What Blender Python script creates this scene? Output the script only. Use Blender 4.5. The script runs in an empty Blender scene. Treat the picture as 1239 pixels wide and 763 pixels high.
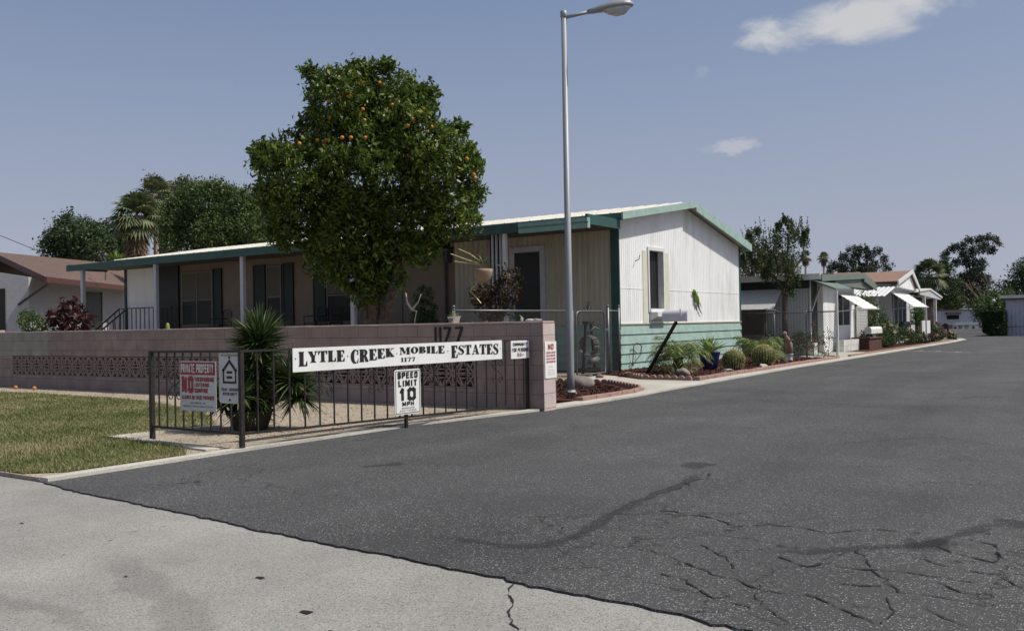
import bpy, bmesh, math, random
import numpy as np
from mathutils import Vector, Matrix
R=math.radians
random.seed(7); rng=np.random.default_rng(7)
scene=bpy.context.scene; C=scene.collection
RX,RY=0.8261,0.5635            # horizontal direction across the view (used to lay out tree crowns)
FX,FY=-0.5635,0.8261

# ---------------------------------------------------------------- materials
def nodes(m):
    m.use_nodes=True; nt=m.node_tree; nt.nodes.clear(); return nt
class G:
    def __init__(s,nt): s.nt=nt
    def n(s,t,**k):
        x=s.nt.nodes.new('ShaderNode'+t)
        for a,b in k.items():
            if a.startswith('i_'): x.inputs[a[2:].replace('_',' ')].default_value=b
            else: setattr(x,a,b)
        return x
    def l(s,a,b): s.nt.links.new(a,b)
def mat(name,col,rough=.7,var=.12,scale=6,bump=0,bscale=40,metal=0,spec=.4,dirt=None,dirtscale=2,stretch=None,coat=0):
    m=bpy.data.materials.new(name); g=G(nodes(m))
    out=g.n('OutputMaterial'); p=g.n('BsdfPrincipled'); g.l(p.outputs[0],out.inputs[0])
    p.inputs['Roughness'].default_value=rough; p.inputs['Metallic'].default_value=metal
    p.inputs['Specular IOR Level'].default_value=spec
    tc=g.n('TexCoord'); mp=g.n('Mapping'); g.l(tc.outputs['Object'],mp.inputs[0])
    if stretch: mp.inputs['Scale'].default_value=stretch
    nz=g.n('TexNoise'); nz.inputs['Scale'].default_value=scale; nz.inputs['Detail'].default_value=5; g.l(mp.outputs[0],nz.inputs['Vector'])
    mr=g.n('MapRange'); mr.inputs['From Min'].default_value=.3; mr.inputs['From Max'].default_value=.7
    mr.inputs['To Min'].default_value=1-var; mr.inputs['To Max'].default_value=1+var
    g.l(nz.outputs['Fac'],mr.inputs[0])
    mx=g.n('VectorMath',operation='SCALE'); mx.inputs[0].default_value=col[:3]; g.l(mr.outputs[0],mx.inputs['Scale'])
    last=mx.outputs[0]
    if dirt:
        n2=g.n('TexNoise'); n2.inputs['Scale'].default_value=dirtscale; n2.inputs['Detail'].default_value=8; n2.inputs['Roughness'].default_value=.7
        g.l(mp.outputs[0],n2.inputs['Vector'])
        r2=g.n('MapRange'); r2.inputs['From Min'].default_value=.52; r2.inputs['From Max'].default_value=.75; r2.inputs['To Max'].default_value=.7
        g.l(n2.outputs['Fac'],r2.inputs[0])
        mm=g.n('Mix',data_type='RGBA'); g.l(r2.outputs[0],mm.inputs[0]); g.l(last,mm.inputs[6]); mm.inputs[7].default_value=(*dirt,1); last=mm.outputs[2]
    g.l(last,p.inputs['Base Color'])
    if bump:
        n3=g.n('TexNoise'); n3.inputs['Scale'].default_value=bscale; n3.inputs['Detail'].default_value=4; g.l(tc.outputs['Object'],n3.inputs['Vector'])
        b=g.n('Bump'); b.inputs['Strength'].default_value=bump; b.inputs['Distance'].default_value=.01; g.l(n3.outputs['Fac'],b.inputs['Height']); g.l(b.outputs[0],p.inputs['Normal'])
    return m
def leafmat(name,c1,c2,c3=None,rough=.55,trans=.25,spec=.3,p3=.9):
    m=bpy.data.materials.new(name); g=G(nodes(m))
    out=g.n('OutputMaterial'); p=g.n('BsdfPrincipled'); t=g.n('BsdfTranslucent'); mix=g.n('MixShader')
    mix.inputs[0].default_value=trans
    geo=g.n('NewGeometry'); cr=g.n('ValToRGB'); g.l(geo.outputs['Random Per Island'],cr.inputs[0])
    e=cr.color_ramp.elements; e[0].color=(*c1,1); e[1].color=(*c2,1); e[1].position=.8 if c3 else 1
    if c3:
        x=cr.color_ramp.elements.new(p3); x.color=(*c2,1); y=cr.color_ramp.elements.new(min(1,p3+.04)); y.color=(*c3,1)
    g.l(cr.outputs[0],p.inputs['Base Color']); g.l(cr.outputs[0],t.inputs[0])
    p.inputs['Roughness'].default_value=rough; p.inputs['Specular IOR Level'].default_value=spec
    g.l(p.outputs[0],mix.inputs[1]); g.l(t.outputs[0],mix.inputs[2]); g.l(mix.outputs[0],out.inputs[0])
    return m
def blockmat(name,col,mortar,bw=.41,bh=.2033,rough=.9,z0=.02,axis='XZ',var=.14,offset=.5,msize=.006):
    m=bpy.data.materials.new(name); g=G(nodes(m))
    out=g.n('OutputMaterial'); p=g.n('BsdfPrincipled'); g.l(p.outputs[0],out.inputs[0]); p.inputs['Roughness'].default_value=rough
    p.inputs['Specular IOR Level'].default_value=.15
    tc=g.n('TexCoord'); sx=g.n('SeparateXYZ'); cb=g.n('CombineXYZ'); g.l(tc.outputs['Object'],sx.inputs[0])
    ad=g.n('Math',operation='ADD'); g.l(sx.outputs['X'],ad.inputs[0]); g.l(sx.outputs['Y'],ad.inputs[1])
    g.l(ad.outputs[0],cb.inputs[0])
    az=g.n('Math',operation='SUBTRACT'); g.l(sx.outputs['Z'],az.inputs[0]); az.inputs[1].default_value=z0; g.l(az.outputs[0],cb.inputs[1])
    br=g.n('TexBrick'); br.offset=offset; g.l(cb.outputs[0],br.inputs['Vector']); br.inputs['Scale'].default_value=1
    br.inputs['Brick Width'].default_value=bw; br.inputs['Row Height'].default_value=bh; br.inputs['Mortar Size'].default_value=msize; br.inputs['Mortar Smooth'].default_value=.4
    c=col; br.inputs['Color1'].default_value=(c[0],c[1],c[2],1); br.inputs['Color2'].default_value=(c[0]*.86,c[1]*.86,c[2]*.87,1); br.inputs['Mortar'].default_value=(*mortar,1)
    nz=g.n('TexNoise'); nz.inputs['Scale'].default_value=3.5; nz.inputs['Detail'].default_value=8; g.l(tc.outputs['Object'],nz.inputs['Vector'])
    mr=g.n('MapRange'); mr.inputs['From Min'].default_value=.3; mr.inputs['From Max'].default_value=.7; mr.inputs['To Min'].default_value=1-var; mr.inputs['To Max'].default_value=1+var
    g.l(nz.outputs['Fac'],mr.inputs[0]); v=g.n('VectorMath',operation='SCALE'); g.l(br.outputs['Color'],v.inputs[0]); g.l(mr.outputs[0],v.inputs['Scale'])
    g.l(v.outputs[0],p.inputs['Base Color'])
    n3=g.n('TexNoise'); n3.inputs['Scale'].default_value=60; g.l(tc.outputs['Object'],n3.inputs['Vector'])
    h=g.n('Math',operation='MULTIPLY_ADD'); g.l(br.outputs['Fac'],h.inputs[0]); h.inputs[1].default_value=-.7; g.l(n3.outputs['Fac'],h.inputs[2])
    b=g.n('Bump'); b.inputs['Strength'].default_value=.6; b.inputs['Distance'].default_value=.008; g.l(h.outputs[0],b.inputs['Height']); g.l(b.outputs[0],p.inputs['Normal'])
    return m
def asphalt():
    m=bpy.data.materials.new('asphalt'); g=G(nodes(m))
    out=g.n('OutputMaterial'); p=g.n('BsdfPrincipled'); g.l(p.outputs[0],out.inputs[0]); p.inputs['Roughness'].default_value=.85; p.inputs['Specular IOR Level'].default_value=.3
    tc=g.n('TexCoord'); P=tc.outputs['Object']
    n1=g.n('TexNoise'); n1.inputs['Scale'].default_value=.35; n1.inputs['Detail'].default_value=6; n1.inputs['Roughness'].default_value=.6; g.l(P,n1.inputs['Vector'])
    r1=g.n('MapRange'); r1.inputs['From Min'].default_value=.3; r1.inputs['From Max'].default_value=.7; r1.inputs['To Min'].default_value=.043; r1.inputs['To Max'].default_value=.070; g.l(n1.outputs['Fac'],r1.inputs[0])
    n2=g.n('TexNoise'); n2.inputs['Scale'].default_value=170; n2.inputs['Detail'].default_value=3; g.l(P,n2.inputs['Vector'])
    r2=g.n('MapRange'); r2.inputs['From Min'].default_value=.35; r2.inputs['From Max'].default_value=.65; r2.inputs['To Min'].default_value=.45; r2.inputs['To Max'].default_value=1.5; g.l(n2.outputs['Fac'],r2.inputs[0])
    n5=g.n('TexNoise'); n5.inputs['Scale'].default_value=48; n5.inputs['Detail'].default_value=4; n5.inputs['Roughness'].default_value=.7; g.l(P,n5.inputs['Vector'])
    r5=g.n('MapRange'); r5.inputs['From Min'].default_value=.35; r5.inputs['From Max'].default_value=.65; r5.inputs['To Min'].default_value=.72; r5.inputs['To Max'].default_value=1.32; g.l(n5.outputs['Fac'],r5.inputs[0])
    mp6=g.n('Mapping'); mp6.inputs['Scale'].default_value=(1.1,.09,1); g.l(P,mp6.inputs[0]); n6=g.n('TexNoise'); n6.inputs['Scale'].default_value=1; n6.inputs['Detail'].default_value=4; g.l(mp6.outputs[0],n6.inputs['Vector'])
    r6=g.n('MapRange'); r6.inputs['From Min'].default_value=.35; r6.inputs['From Max'].default_value=.65; r6.inputs['To Min'].default_value=.88; r6.inputs['To Max'].default_value=1.14; g.l(n6.outputs['Fac'],r6.inputs[0])
    a0=g.n('Math',operation='MULTIPLY'); g.l(r2.outputs[0],a0.inputs[0]); g.l(r5.outputs[0],a0.inputs[1]); a1=g.n('Math',operation='MULTIPLY'); g.l(a0.outputs[0],a1.inputs[0]); g.l(r6.outputs[0],a1.inputs[1])
    a=g.n('Math',operation='MULTIPLY'); g.l(r1.outputs[0],a.inputs[0]); g.l(a1.outputs[0],a.inputs[1])
    # pale aggregate chips
    v=g.n('TexVoronoi'); v.inputs['Scale'].default_value=95; g.l(P,v.inputs['Vector'])
    lt=g.n('Math',operation='LESS_THAN'); g.l(v.outputs['Distance'],lt.inputs[0]); lt.inputs[1].default_value=.36
    sc=g.n('SeparateColor'); g.l(v.outputs['Color'],sc.inputs[0])
    nd=g.n('TexNoise'); nd.inputs['Scale'].default_value=1.1; nd.inputs['Detail'].default_value=4; g.l(P,nd.inputs['Vector'])
    th=g.n('MapRange'); th.inputs['From Min'].default_value=.35; th.inputs['From Max'].default_value=.65; th.inputs['To Min'].default_value=.84; th.inputs['To Max'].default_value=.45; g.l(nd.outputs['Fac'],th.inputs[0])
    gt=g.n('Math',operation='GREATER_THAN'); g.l(sc.outputs[0],gt.inputs[0]); g.l(th.outputs[0],gt.inputs[1])
    ch=g.n('Math',operation='MULTIPLY'); g.l(lt.outputs[0],ch.inputs[0]); g.l(gt.outputs[0],ch.inputs[1])
    mc=g.n('Math',operation='MULTIPLY'); g.l(ch.outputs[0],mc.inputs[0]); mg=g.n('MapRange'); g.l(sc.outputs[1],mg.inputs[0]); mg.inputs['To Min'].default_value=.05; mg.inputs['To Max'].default_value=.30; g.l(mg.outputs[0],mc.inputs[1])
    s=g.n('Math',operation='ADD'); g.l(a.outputs[0],s.inputs[0]); g.l(mc.outputs[0],s.inputs[1])
    # cracks: warped cells, in some areas only
    w=g.n('TexNoise'); w.inputs['Scale'].default_value=2.2; w.inputs['Detail'].default_value=7; w.inputs['Roughness'].default_value=.65; g.l(P,w.inputs['Vector'])
    ws=g.n('VectorMath',operation='SCALE'); g.l(w.outputs['Color'],ws.inputs[0]); ws.inputs['Scale'].default_value=.55
    wa=g.n('VectorMath',operation='ADD'); g.l(P,wa.inputs[0]); g.l(ws.outputs[0],wa.inputs[1])
    def crack(scale,width,lo,hi,nscale,off):
        mp=g.n('Mapping'); mp.inputs['Scale'].default_value=(.75,1.25,1); mp.inputs['Location'].default_value=(off,off*.7,0); g.l(wa.outputs[0],mp.inputs[0])
        c=g.n('TexVoronoi',feature='DISTANCE_TO_EDGE'); c.inputs['Scale'].default_value=scale; g.l(mp.outputs[0],c.inputs['Vector'])
        r=g.n('MapRange'); r.inputs['From Min'].default_value=width*.35; r.inputs['From Max'].default_value=width; r.inputs['To Min'].default_value=1; r.inputs['To Max'].default_value=0; g.l(c.outputs['Distance'],r.inputs[0])
        mk=g.n('TexNoise'); mk.inputs['Scale'].default_value=nscale; mk.inputs['Detail'].default_value=3; g.l(P,mk.inputs['Vector'])
        mr=g.n('MapRange'); mr.inputs['From Min'].default_value=lo; mr.inputs['From Max'].default_value=hi; g.l(mk.outputs['Fac'],mr.inputs[0])
        q=g.n('Math',operation='MULTIPLY'); g.l(r.outputs[0],q.inputs[0]); g.l(mr.outputs[0],q.inputs[1]); return q
    c1=crack(1.5,.0085,.38,.5,.8,3.1); c2=crack(.42,.0035,.46,.58,.7,9.7)
    # fine network only close to the street edge on the right-hand half of the entrance
    sp=g.n('SeparateXYZ'); g.l(P,sp.inputs[0])
    e1=g.n('MapRange'); e1.inputs['From Min'].default_value=6.2; e1.inputs['From Max'].default_value=4.9; g.l(sp.outputs['Y'],e1.inputs[0])
    e2=g.n('MapRange'); e2.inputs['From Min'].default_value=-3.6; e2.inputs['From Max'].default_value=-2.2; g.l(sp.outputs['X'],e2.inputs[0])
    ee=g.n('Math',operation='MULTIPLY'); g.l(e1.outputs[0],ee.inputs[0]); g.l(e2.outputs[0],ee.inputs[1])
    q1=g.n('Math',operation='MULTIPLY'); g.l(ee.outputs[0],q1.inputs[0]); g.l(c1.outputs[0],q1.inputs[1])
    mxx=g.n('Math',operation='MAXIMUM'); g.l(q1.outputs[0],mxx.inputs[0]); g.l(c2.outputs[0],mxx.inputs[1])
    inv=g.n('Math',operation='MULTIPLY_ADD'); g.l(mxx.outputs[0],inv.inputs[0]); inv.inputs[1].default_value=-.7; inv.inputs[2].default_value=1
    f=g.n('Math',operation='MULTIPLY'); g.l(s.outputs[0],f.inputs[0]); g.l(inv.outputs[0],f.inputs[1])
    cb=g.n('CombineColor'); 
    for i,k in enumerate((1,.99,1.0)):
        q=g.n('Math',operation='MULTIPLY'); g.l(f.outputs[0],q.inputs[0]); q.inputs[1].default_value=k; g.l(q.outputs[0],cb.inputs[i])
    g.l(cb.outputs[0],p.inputs['Base Color'])
    h=g.n('Math',operation='SUBTRACT'); g.l(n2.outputs['Fac'],h.inputs[0]); g.l(mxx.outputs[0],h.inputs[1])
    b=g.n('Bump'); b.inputs['Strength'].default_value=.55; b.inputs['Distance'].default_value=.006; g.l(h.outputs[0],b.inputs['Height']); g.l(b.outputs[0],p.inputs['Normal'])
    return m
def concrete(name,col,spots=.5):
    m=bpy.data.materials.new(name); g=G(nodes(m))
    out=g.n('OutputMaterial'); p=g.n('BsdfPrincipled'); g.l(p.outputs[0],out.inputs[0]); p.inputs['Roughness'].default_value=.9; p.inputs['Specular IOR Level'].default_value=.2
    tc=g.n('TexCoord'); P=tc.outputs['Object']
    n1=g.n('TexNoise'); n1.inputs['Scale'].default_value=.9; n1.inputs['Detail'].default_value=9; n1.inputs['Roughness'].default_value=.62; g.l(P,n1.inputs['Vector'])
    r1=g.n('MapRange'); r1.inputs['From Min'].default_value=.3; r1.inputs['From Max'].default_value=.7; r1.inputs['To Min'].default_value=.78; r1.inputs['To Max'].default_value=1.16; g.l(n1.outputs['Fac'],r1.inputs[0])
    n2=g.n('TexNoise'); n2.inputs['Scale'].default_value=130; n2.inputs['Detail'].default_value=2; g.l(P,n2.inputs['Vector'])
    r2=g.n('MapRange'); r2.inputs['From Min'].default_value=.3; r2.inputs['From Max'].default_value=.7; r2.inputs['To Min'].default_value=.68; r2.inputs['To Max'].default_value=1.32; g.l(n2.outputs['Fac'],r2.inputs[0])
    a=g.n('Math',operation='MULTIPLY'); g.l(r1.outputs[0],a.inputs[0]); g.l(r2.outputs[0],a.inputs[1])
    v=g.n('TexVoronoi'); v.inputs['Scale'].default_value=70; g.l(P,v.inputs['Vector'])
    r3=g.n('MapRange'); r3.inputs['From Min'].default_value=.24; r3.inputs['From Max'].default_value=.36; r3.inputs['To Min'].default_value=0; r3.inputs['To Max'].default_value=1; g.l(v.outputs['Distance'],r3.inputs[0])
    sc=g.n('SeparateColor'); g.l(v.outputs['Color'],sc.inputs[0])
    nd=g.n('TexNoise'); nd.inputs['Scale'].default_value=1.6; nd.inputs['Detail'].default_value=3; g.l(P,nd.inputs['Vector'])
    th=g.n('MapRange'); th.inputs['From Min'].default_value=.35; th.inputs['From Max'].default_value=.65; th.inputs['To Min'].default_value=.88; th.inputs['To Max'].default_value=.5; g.l(nd.outputs['Fac'],th.inputs[0])
    lt=g.n('Math',operation='LESS_THAN'); g.l(sc.outputs[0],lt.inputs[0]); g.l(th.outputs[0],lt.inputs[1])
    mxm=g.n('Math',operation='MAXIMUM'); g.l(r3.outputs[0],mxm.inputs[0]); g.l(lt.outputs[0],mxm.inputs[1])
    k=g.n('Math',operation='MULTIPLY_ADD'); g.l(mxm.outputs[0],k.inputs[0]); k.inputs[1].default_value=spots; k.inputs[2].default_value=1-spots
    f=g.n('Math',operation='MULTIPLY'); g.l(a.outputs[0],f.inputs[0]); g.l(k.outputs[0],f.inputs[1])
    s=g.n('VectorMath',operation='SCALE'); s.inputs[0].default_value=col; g.l(f.outputs[0],s.inputs['Scale']); g.l(s.outputs[0],p.inputs['Base Color'])
    h=g.n('Math',operation='ADD'); g.l(n2.outputs['Fac'],h.inputs[0]); g.l(mxm.outputs[0],h.inputs[1])
    b=g.n('Bump'); b.inputs['Strength'].default_value=.4; b.inputs['Distance'].default_value=.004; g.l(h.outputs[0],b.inputs['Height']); g.l(b.outputs[0],p.inputs['Normal'])
    return m
def twocol(name,c1,c2,scale=8,lo=.4,hi=.6,rough=.95,bump=.6,bscale=50,bd=.02):
    m=bpy.data.materials.new(name); g=G(nodes(m))
    out=g.n('OutputMaterial'); p=g.n('BsdfPrincipled'); g.l(p.outputs[0],out.inputs[0]); p.inputs['Roughness'].default_value=rough; p.inputs['Specular IOR Level'].default_value=.15
    tc=g.n('TexCoord'); P=tc.outputs['Object']
    n1=g.n('TexNoise'); n1.inputs['Scale'].default_value=scale; n1.inputs['Detail'].default_value=8; n1.inputs['Roughness'].default_value=.7; g.l(P,n1.inputs['Vector'])
    r1=g.n('MapRange'); r1.inputs['From Min'].default_value=lo; r1.inputs['From Max'].default_value=hi; g.l(n1.outputs['Fac'],r1.inputs[0])
    mm=g.n('Mix',data_type='RGBA'); g.l(r1.outputs[0],mm.inputs[0]); mm.inputs[6].default_value=(*c1,1); mm.inputs[7].default_value=(*c2,1)
    n2=g.n('TexNoise'); n2.inputs['Scale'].default_value=bscale; n2.inputs['Detail'].default_value=4; g.l(P,n2.inputs['Vector'])
    r2=g.n('MapRange'); r2.inputs['From Min'].default_value=.3; r2.inputs['From Max'].default_value=.7; r2.inputs['To Min'].default_value=.65; r2.inputs['To Max'].default_value=1.35; g.l(n2.outputs['Fac'],r2.inputs[0])
    s=g.n('VectorMath',operation='SCALE'); g.l(mm.outputs[2],s.inputs[0]); g.l(r2.outputs[0],s.inputs['Scale']); g.l(s.outputs[0],p.inputs['Base Color'])
    b=g.n('Bump'); b.inputs['Strength'].default_value=bump; b.inputs['Distance'].default_value=bd; g.l(n2.outputs['Fac'],b.inputs['Height']); g.l(b.outputs[0],p.inputs['Normal'])
    return m
def fademat(name,col,maxa=.8):
    m=bpy.data.materials.new(name); g=G(nodes(m))
    out=g.n('OutputMaterial'); p=g.n('BsdfPrincipled'); t=g.n('BsdfTransparent'); mix=g.n('MixShader'); g.l(mix.outputs[0],out.inputs[0]); g.l(t.outputs[0],mix.inputs[1]); g.l(p.outputs[0],mix.inputs[2])
    at=g.n('Attribute',attribute_name='fade'); tc=g.n('TexCoord'); nz=g.n('TexNoise'); nz.inputs['Scale'].default_value=9; nz.inputs['Detail'].default_value=6; g.l(tc.outputs['Object'],nz.inputs['Vector'])
    n2=g.n('TexNoise'); n2.inputs['Scale'].default_value=150; g.l(tc.outputs['Object'],n2.inputs['Vector'])
    s=g.n('Math',operation='ADD'); g.l(nz.outputs['Fac'],s.inputs[0]); g.l(n2.outputs['Fac'],s.inputs[1])
    q=g.n('Math',operation='MULTIPLY'); g.l(at.outputs['Fac'],q.inputs[0]); g.l(s.outputs[0],q.inputs[1])
    r=g.n('MapRange'); r.inputs['From Min'].default_value=.25; r.inputs['From Max'].default_value=.85; r.inputs['To Max'].default_value=maxa; g.l(q.outputs[0],r.inputs[0]); g.l(r.outputs[0],mix.inputs[0])
    p.inputs['Base Color'].default_value=(*col,1); p.inputs['Roughness'].default_value=.9
    return m
M={}
M['asphalt']=asphalt()
M['concrete']=concrete('street concrete',(.275,.268,.25),.5)
M['kerb']=concrete('kerb concrete',(.46,.44,.39),.25)
M['path']=concrete('path concrete',(.42,.40,.35),.15)
M['dirt']=twocol('sandy dirt',(.30,.25,.19),(.40,.345,.27),3,.35,.65,bscale=45,bump=.9)
M['darkdirt']=twocol('damp soil',(.05,.042,.033),(.13,.105,.08),9,.4,.6)
M['base']=twocol('dry ground',(.24,.2,.15),(.32,.28,.22),.3,.3,.7,bscale=12)
M['mulch']=twocol('red mulch',(.06,.030,.024),(.12,.055,.045),22,.35,.65,bscale=60,bump=1,bd=.04)
M['turf']=twocol('turf soil',(.07,.085,.03),(.16,.14,.07),1.6,.4,.6,bscale=70)
M['grass']=leafmat('grass blades',(.075,.115,.028),(.14,.18,.05),(.30,.26,.12),trans=.3,p3=.78)
PINK=(.36,.272,.24)
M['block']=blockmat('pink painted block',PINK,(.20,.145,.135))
M['blockgrey']=blockmat('pale patch block',(.36,.33,.29),(.25,.23,.2))
M['brickred']=blockmat('red brick',(.10,.05,.042),(.14,.09,.075),.22,.075)
M['whiteblock']=blockmat('white block',(.62,.61,.58),(.4,.39,.37),.4,.2)
M['cap']=mat('pink cap',(.42,.32,.29),.9,.18,5,.3)
M['iron']=mat('black iron',(.028,.024,.023),.5,.25,30,.1,metal=.2,dirt=(.09,.05,.035),dirtscale=14)
M['black']=mat('black paint',(.012,.012,.012),.5,.1)
M['signw']=mat('sign white',(.78,.78,.76),.45,.04,5,dirt=(.62,.60,.55),dirtscale=3)
M['signg']=mat('shade grey sign white',(.62,.62,.60),.5,.06,6,dirt=(.42,.40,.36),dirtscale=5)  # sign white greyed: shade of the left fence side put into the colour
M['signblk']=mat('sign lettering black',(.015,.015,.016),.5,.15,20)
M['signred']=mat('sign lettering red',(.36,.03,.035),.5,.15,20)
M['steel']=mat('galvanised steel',(.14,.145,.15),.45,.12,12,metal=.55,dirt=(.25,.24,.22))
M['lamppaint']=mat('grey lamp pole',(.27,.285,.30),.5,.1,3,.1,metal=.2,dirt=(.2,.2,.19),dirtscale=3,stretch=(3,3,.6))
M['teal']=mat('teal paint light',(.30,.42,.375),.6,.12,4,.15,30,dirt=(.22,.31,.275),dirtscale=3)
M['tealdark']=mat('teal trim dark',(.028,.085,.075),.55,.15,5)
M['tealgut']=mat('mint gutter paint',(.24,.39,.345),.5,.08,5)
M['white']=mat('white siding',(.82,.83,.82),.5,.05,3,dirt=(.50,.49,.42),dirtscale=1.6,stretch=(1,1,.22))
M['cream']=mat('cream siding',(.45,.42,.34),.6,.1,3,dirt=(.34,.31,.23),dirtscale=2,stretch=(2,2,.3))
M['peach']=mat('peach siding',(.185,.145,.108),.7,.08,3)
M['roofw']=mat('white roof coating',(.66,.64,.58),.6,.1,2,.2,12,dirt=(.48,.45,.38),dirtscale=1)
M['trimw']=mat('white trim',(.66,.66,.64),.5,.06,6)
M['post']=mat('pale grey post',(.45,.46,.49),.5,.08,5)
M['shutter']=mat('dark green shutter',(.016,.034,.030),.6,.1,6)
M['glass']=mat('dark glass',(.012,.014,.014),.2,.2,3,spec=.12)
M['screen']=mat('insect screen',(.010,.012,.0115),.5,.2,6)
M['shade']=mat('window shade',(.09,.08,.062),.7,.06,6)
M['roofbr']=mat('brown shingle',(.125,.083,.068),.95,.15,9,.6,25,dirt=(.08,.055,.045),dirtscale=1.2)
M['roofbr2']=mat('tan brown shingle',(.24,.15,.11),.95,.12,6,.5,25)
M['facia']=mat('maroon fascia',(.085,.035,.03),.7,.15,6)
M['stucco']=mat('grey white stucco',(.38,.385,.41),.9,.07,6,.6,70)
M['greygreen']=mat('grey green paint',(.14,.18,.15),.6,.08,5)
M['bluegrey']=mat('bluegrey siding',(.47,.485,.53),.6,.05,3)
M['siding2']=mat('pale siding',(.48,.49,.50),.6,.07,3,dirt=(.4,.4,.4))
M['bark']=twocol('bark',(.055,.042,.032),(.15,.12,.095),9,.35,.65,bscale=40,bump=1,bd=.03)
M['palebark']=twocol('pale bark',(.20,.16,.125),(.34,.28,.22),6,.35,.65,bscale=30,bump=.6)
M['citrus']=leafmat('citrus leaves',(.030,.062,.010),(.115,.175,.025),(.26,.30,.05),rough=.42,spec=.4,trans=.35,p3=.87)
M['ltree']=leafmat('tree leaves mid',(.045,.08,.022),(.12,.17,.055),trans=.25)
M['dtree']=leafmat('tree leaves dark',(.03,.056,.024),(.082,.125,.05),trans=.2)
M['btree']=leafmat('tree leaves brownish',(.05,.055,.03),(.12,.115,.07),(.17,.12,.07),trans=.2)
M['euc']=leafmat('eucalyptus leaves',(.03,.045,.028),(.08,.10,.062),trans=.15)
M['crape']=leafmat('crape leaves',(.035,.06,.022),(.105,.14,.052),(.16,.08,.05),trans=.2,p3=.93)
M['palm']=leafmat('palm fronds',(.06,.085,.035),(.19,.22,.11),trans=.2)
M['thatch']=leafmat('dead palm fronds',(.13,.085,.05),(.26,.19,.12),trans=.1)
M['yucca']=leafmat('yucca leaves',(.025,.055,.018),(.075,.12,.035),(.18,.22,.07),rough=.42,trans=.12,spec=.45,p3=.88)
M['agave']=leafmat('agave leaves',(.12,.20,.04),(.28,.34,.09),trans=.15)
M['cactus']=mat('cactus skin',(.10,.13,.04),.6,.2,12,.3)
M['spine']=mat('cactus spines',(.62,.55,.28),.5,.15,20)
M['pygmy']=leafmat('pygmy palm leaves',(.06,.11,.025),(.19,.25,.07),(.36,.30,.12),trans=.25)
M['hedge']=leafmat('hedge leaves',(.015,.04,.012),(.045,.085,.025),trans=.2)
M['orange']=mat('orange peel',(.50,.20,.028),.45,.12,20,.2,90)
M['redleaf']=leafmat('dark red leaves',(.030,.012,.013),(.085,.028,.028),(.4,.3,.28),trans=.2,p3=.93)
M['yellowfl']=leafmat('yellow rose petals',(.65,.55,.16),(.75,.70,.45),trans=.2)
M['pinkfl']=leafmat('pink petals',(.55,.10,.14),(.6,.25,.28),trans=.2)
M['redfl']=leafmat('small red flowers',(.25,.03,.035),(.45,.16,.17),trans=.2)
M['whitefl']=leafmat('pale flowers',(.5,.46,.42),(.65,.60,.55),trans=.2)
M['terracotta']=mat('terracotta edging',(.30,.185,.155),.9,.15,9,.3,dirt=(.25,.14,.11),dirtscale=6)
M['bluepot']=mat('blue glaze',(.015,.025,.10),.2,.15,8,spec=.7)
M['clay']=mat('dark clay',(.035,.027,.022),.9,.2,9,.4)
M['pottan']=mat('tan basket',(.34,.25,.18),.9,.2,9,.6)
M['deadfern']=leafmat('dry staghorn fronds',(.03,.02,.012),(.10,.065,.035),trans=.1)
M['rock']=mat('field rock',(.20,.17,.15),.9,.25,4,.8,14,dirt=(.1,.08,.07),dirtscale=5)
M['rockpale']=mat('pale stone',(.5,.46,.42),.9,.15,9,.6,18)
M['boxgrey']=mat('mailbox grey',(.58,.57,.60),.4,.05,6)
M['lizard']=mat('lizard green paint',(.20,.33,.05),.4,.3,25)
M['lizarddark']=mat('lizard tail bronze',(.09,.10,.05),.4,.2,25)
M['hose']=mat('pale hose',(.17,.16,.15),.5,.1,9)
M['statue']=mat('tan statue stone',(.27,.185,.14),.8,.2,12,.3)
M['seam']=fademat('asphalt sealer',(.030,.030,.032),.42)
M['stain']=fademat('oil stain',(.05,.048,.045),.75)
M['tyremark']=fademat('tyre rub',(.17,.16,.145),.16)
M['paint']=fademat('worn road paint',(.62,.62,.60),.85)
M['wire']=mat('fence wire',(.06,.063,.063),.5,.2,20,metal=.3)
M['endlit']=blockmat('pink block lit tone',(.58,.475,.44),(.34,.27,.25),.6,.2033,z0=.03)  # block pink lightened: the end's sunlit brightness put into its colour
M['darkframe']=mat('shade dimmed frame',(.14,.13,.11),.6,.1,6)  # white frames under the porch, darkened with the porch shade in their colour
M['fadedstrip']=mat('faded siding strip',(.60,.60,.47),.6,.05,4)
M['lens']=mat('lamp lens',(.42,.44,.44),.15,.1,12,spec=.7)

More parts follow.
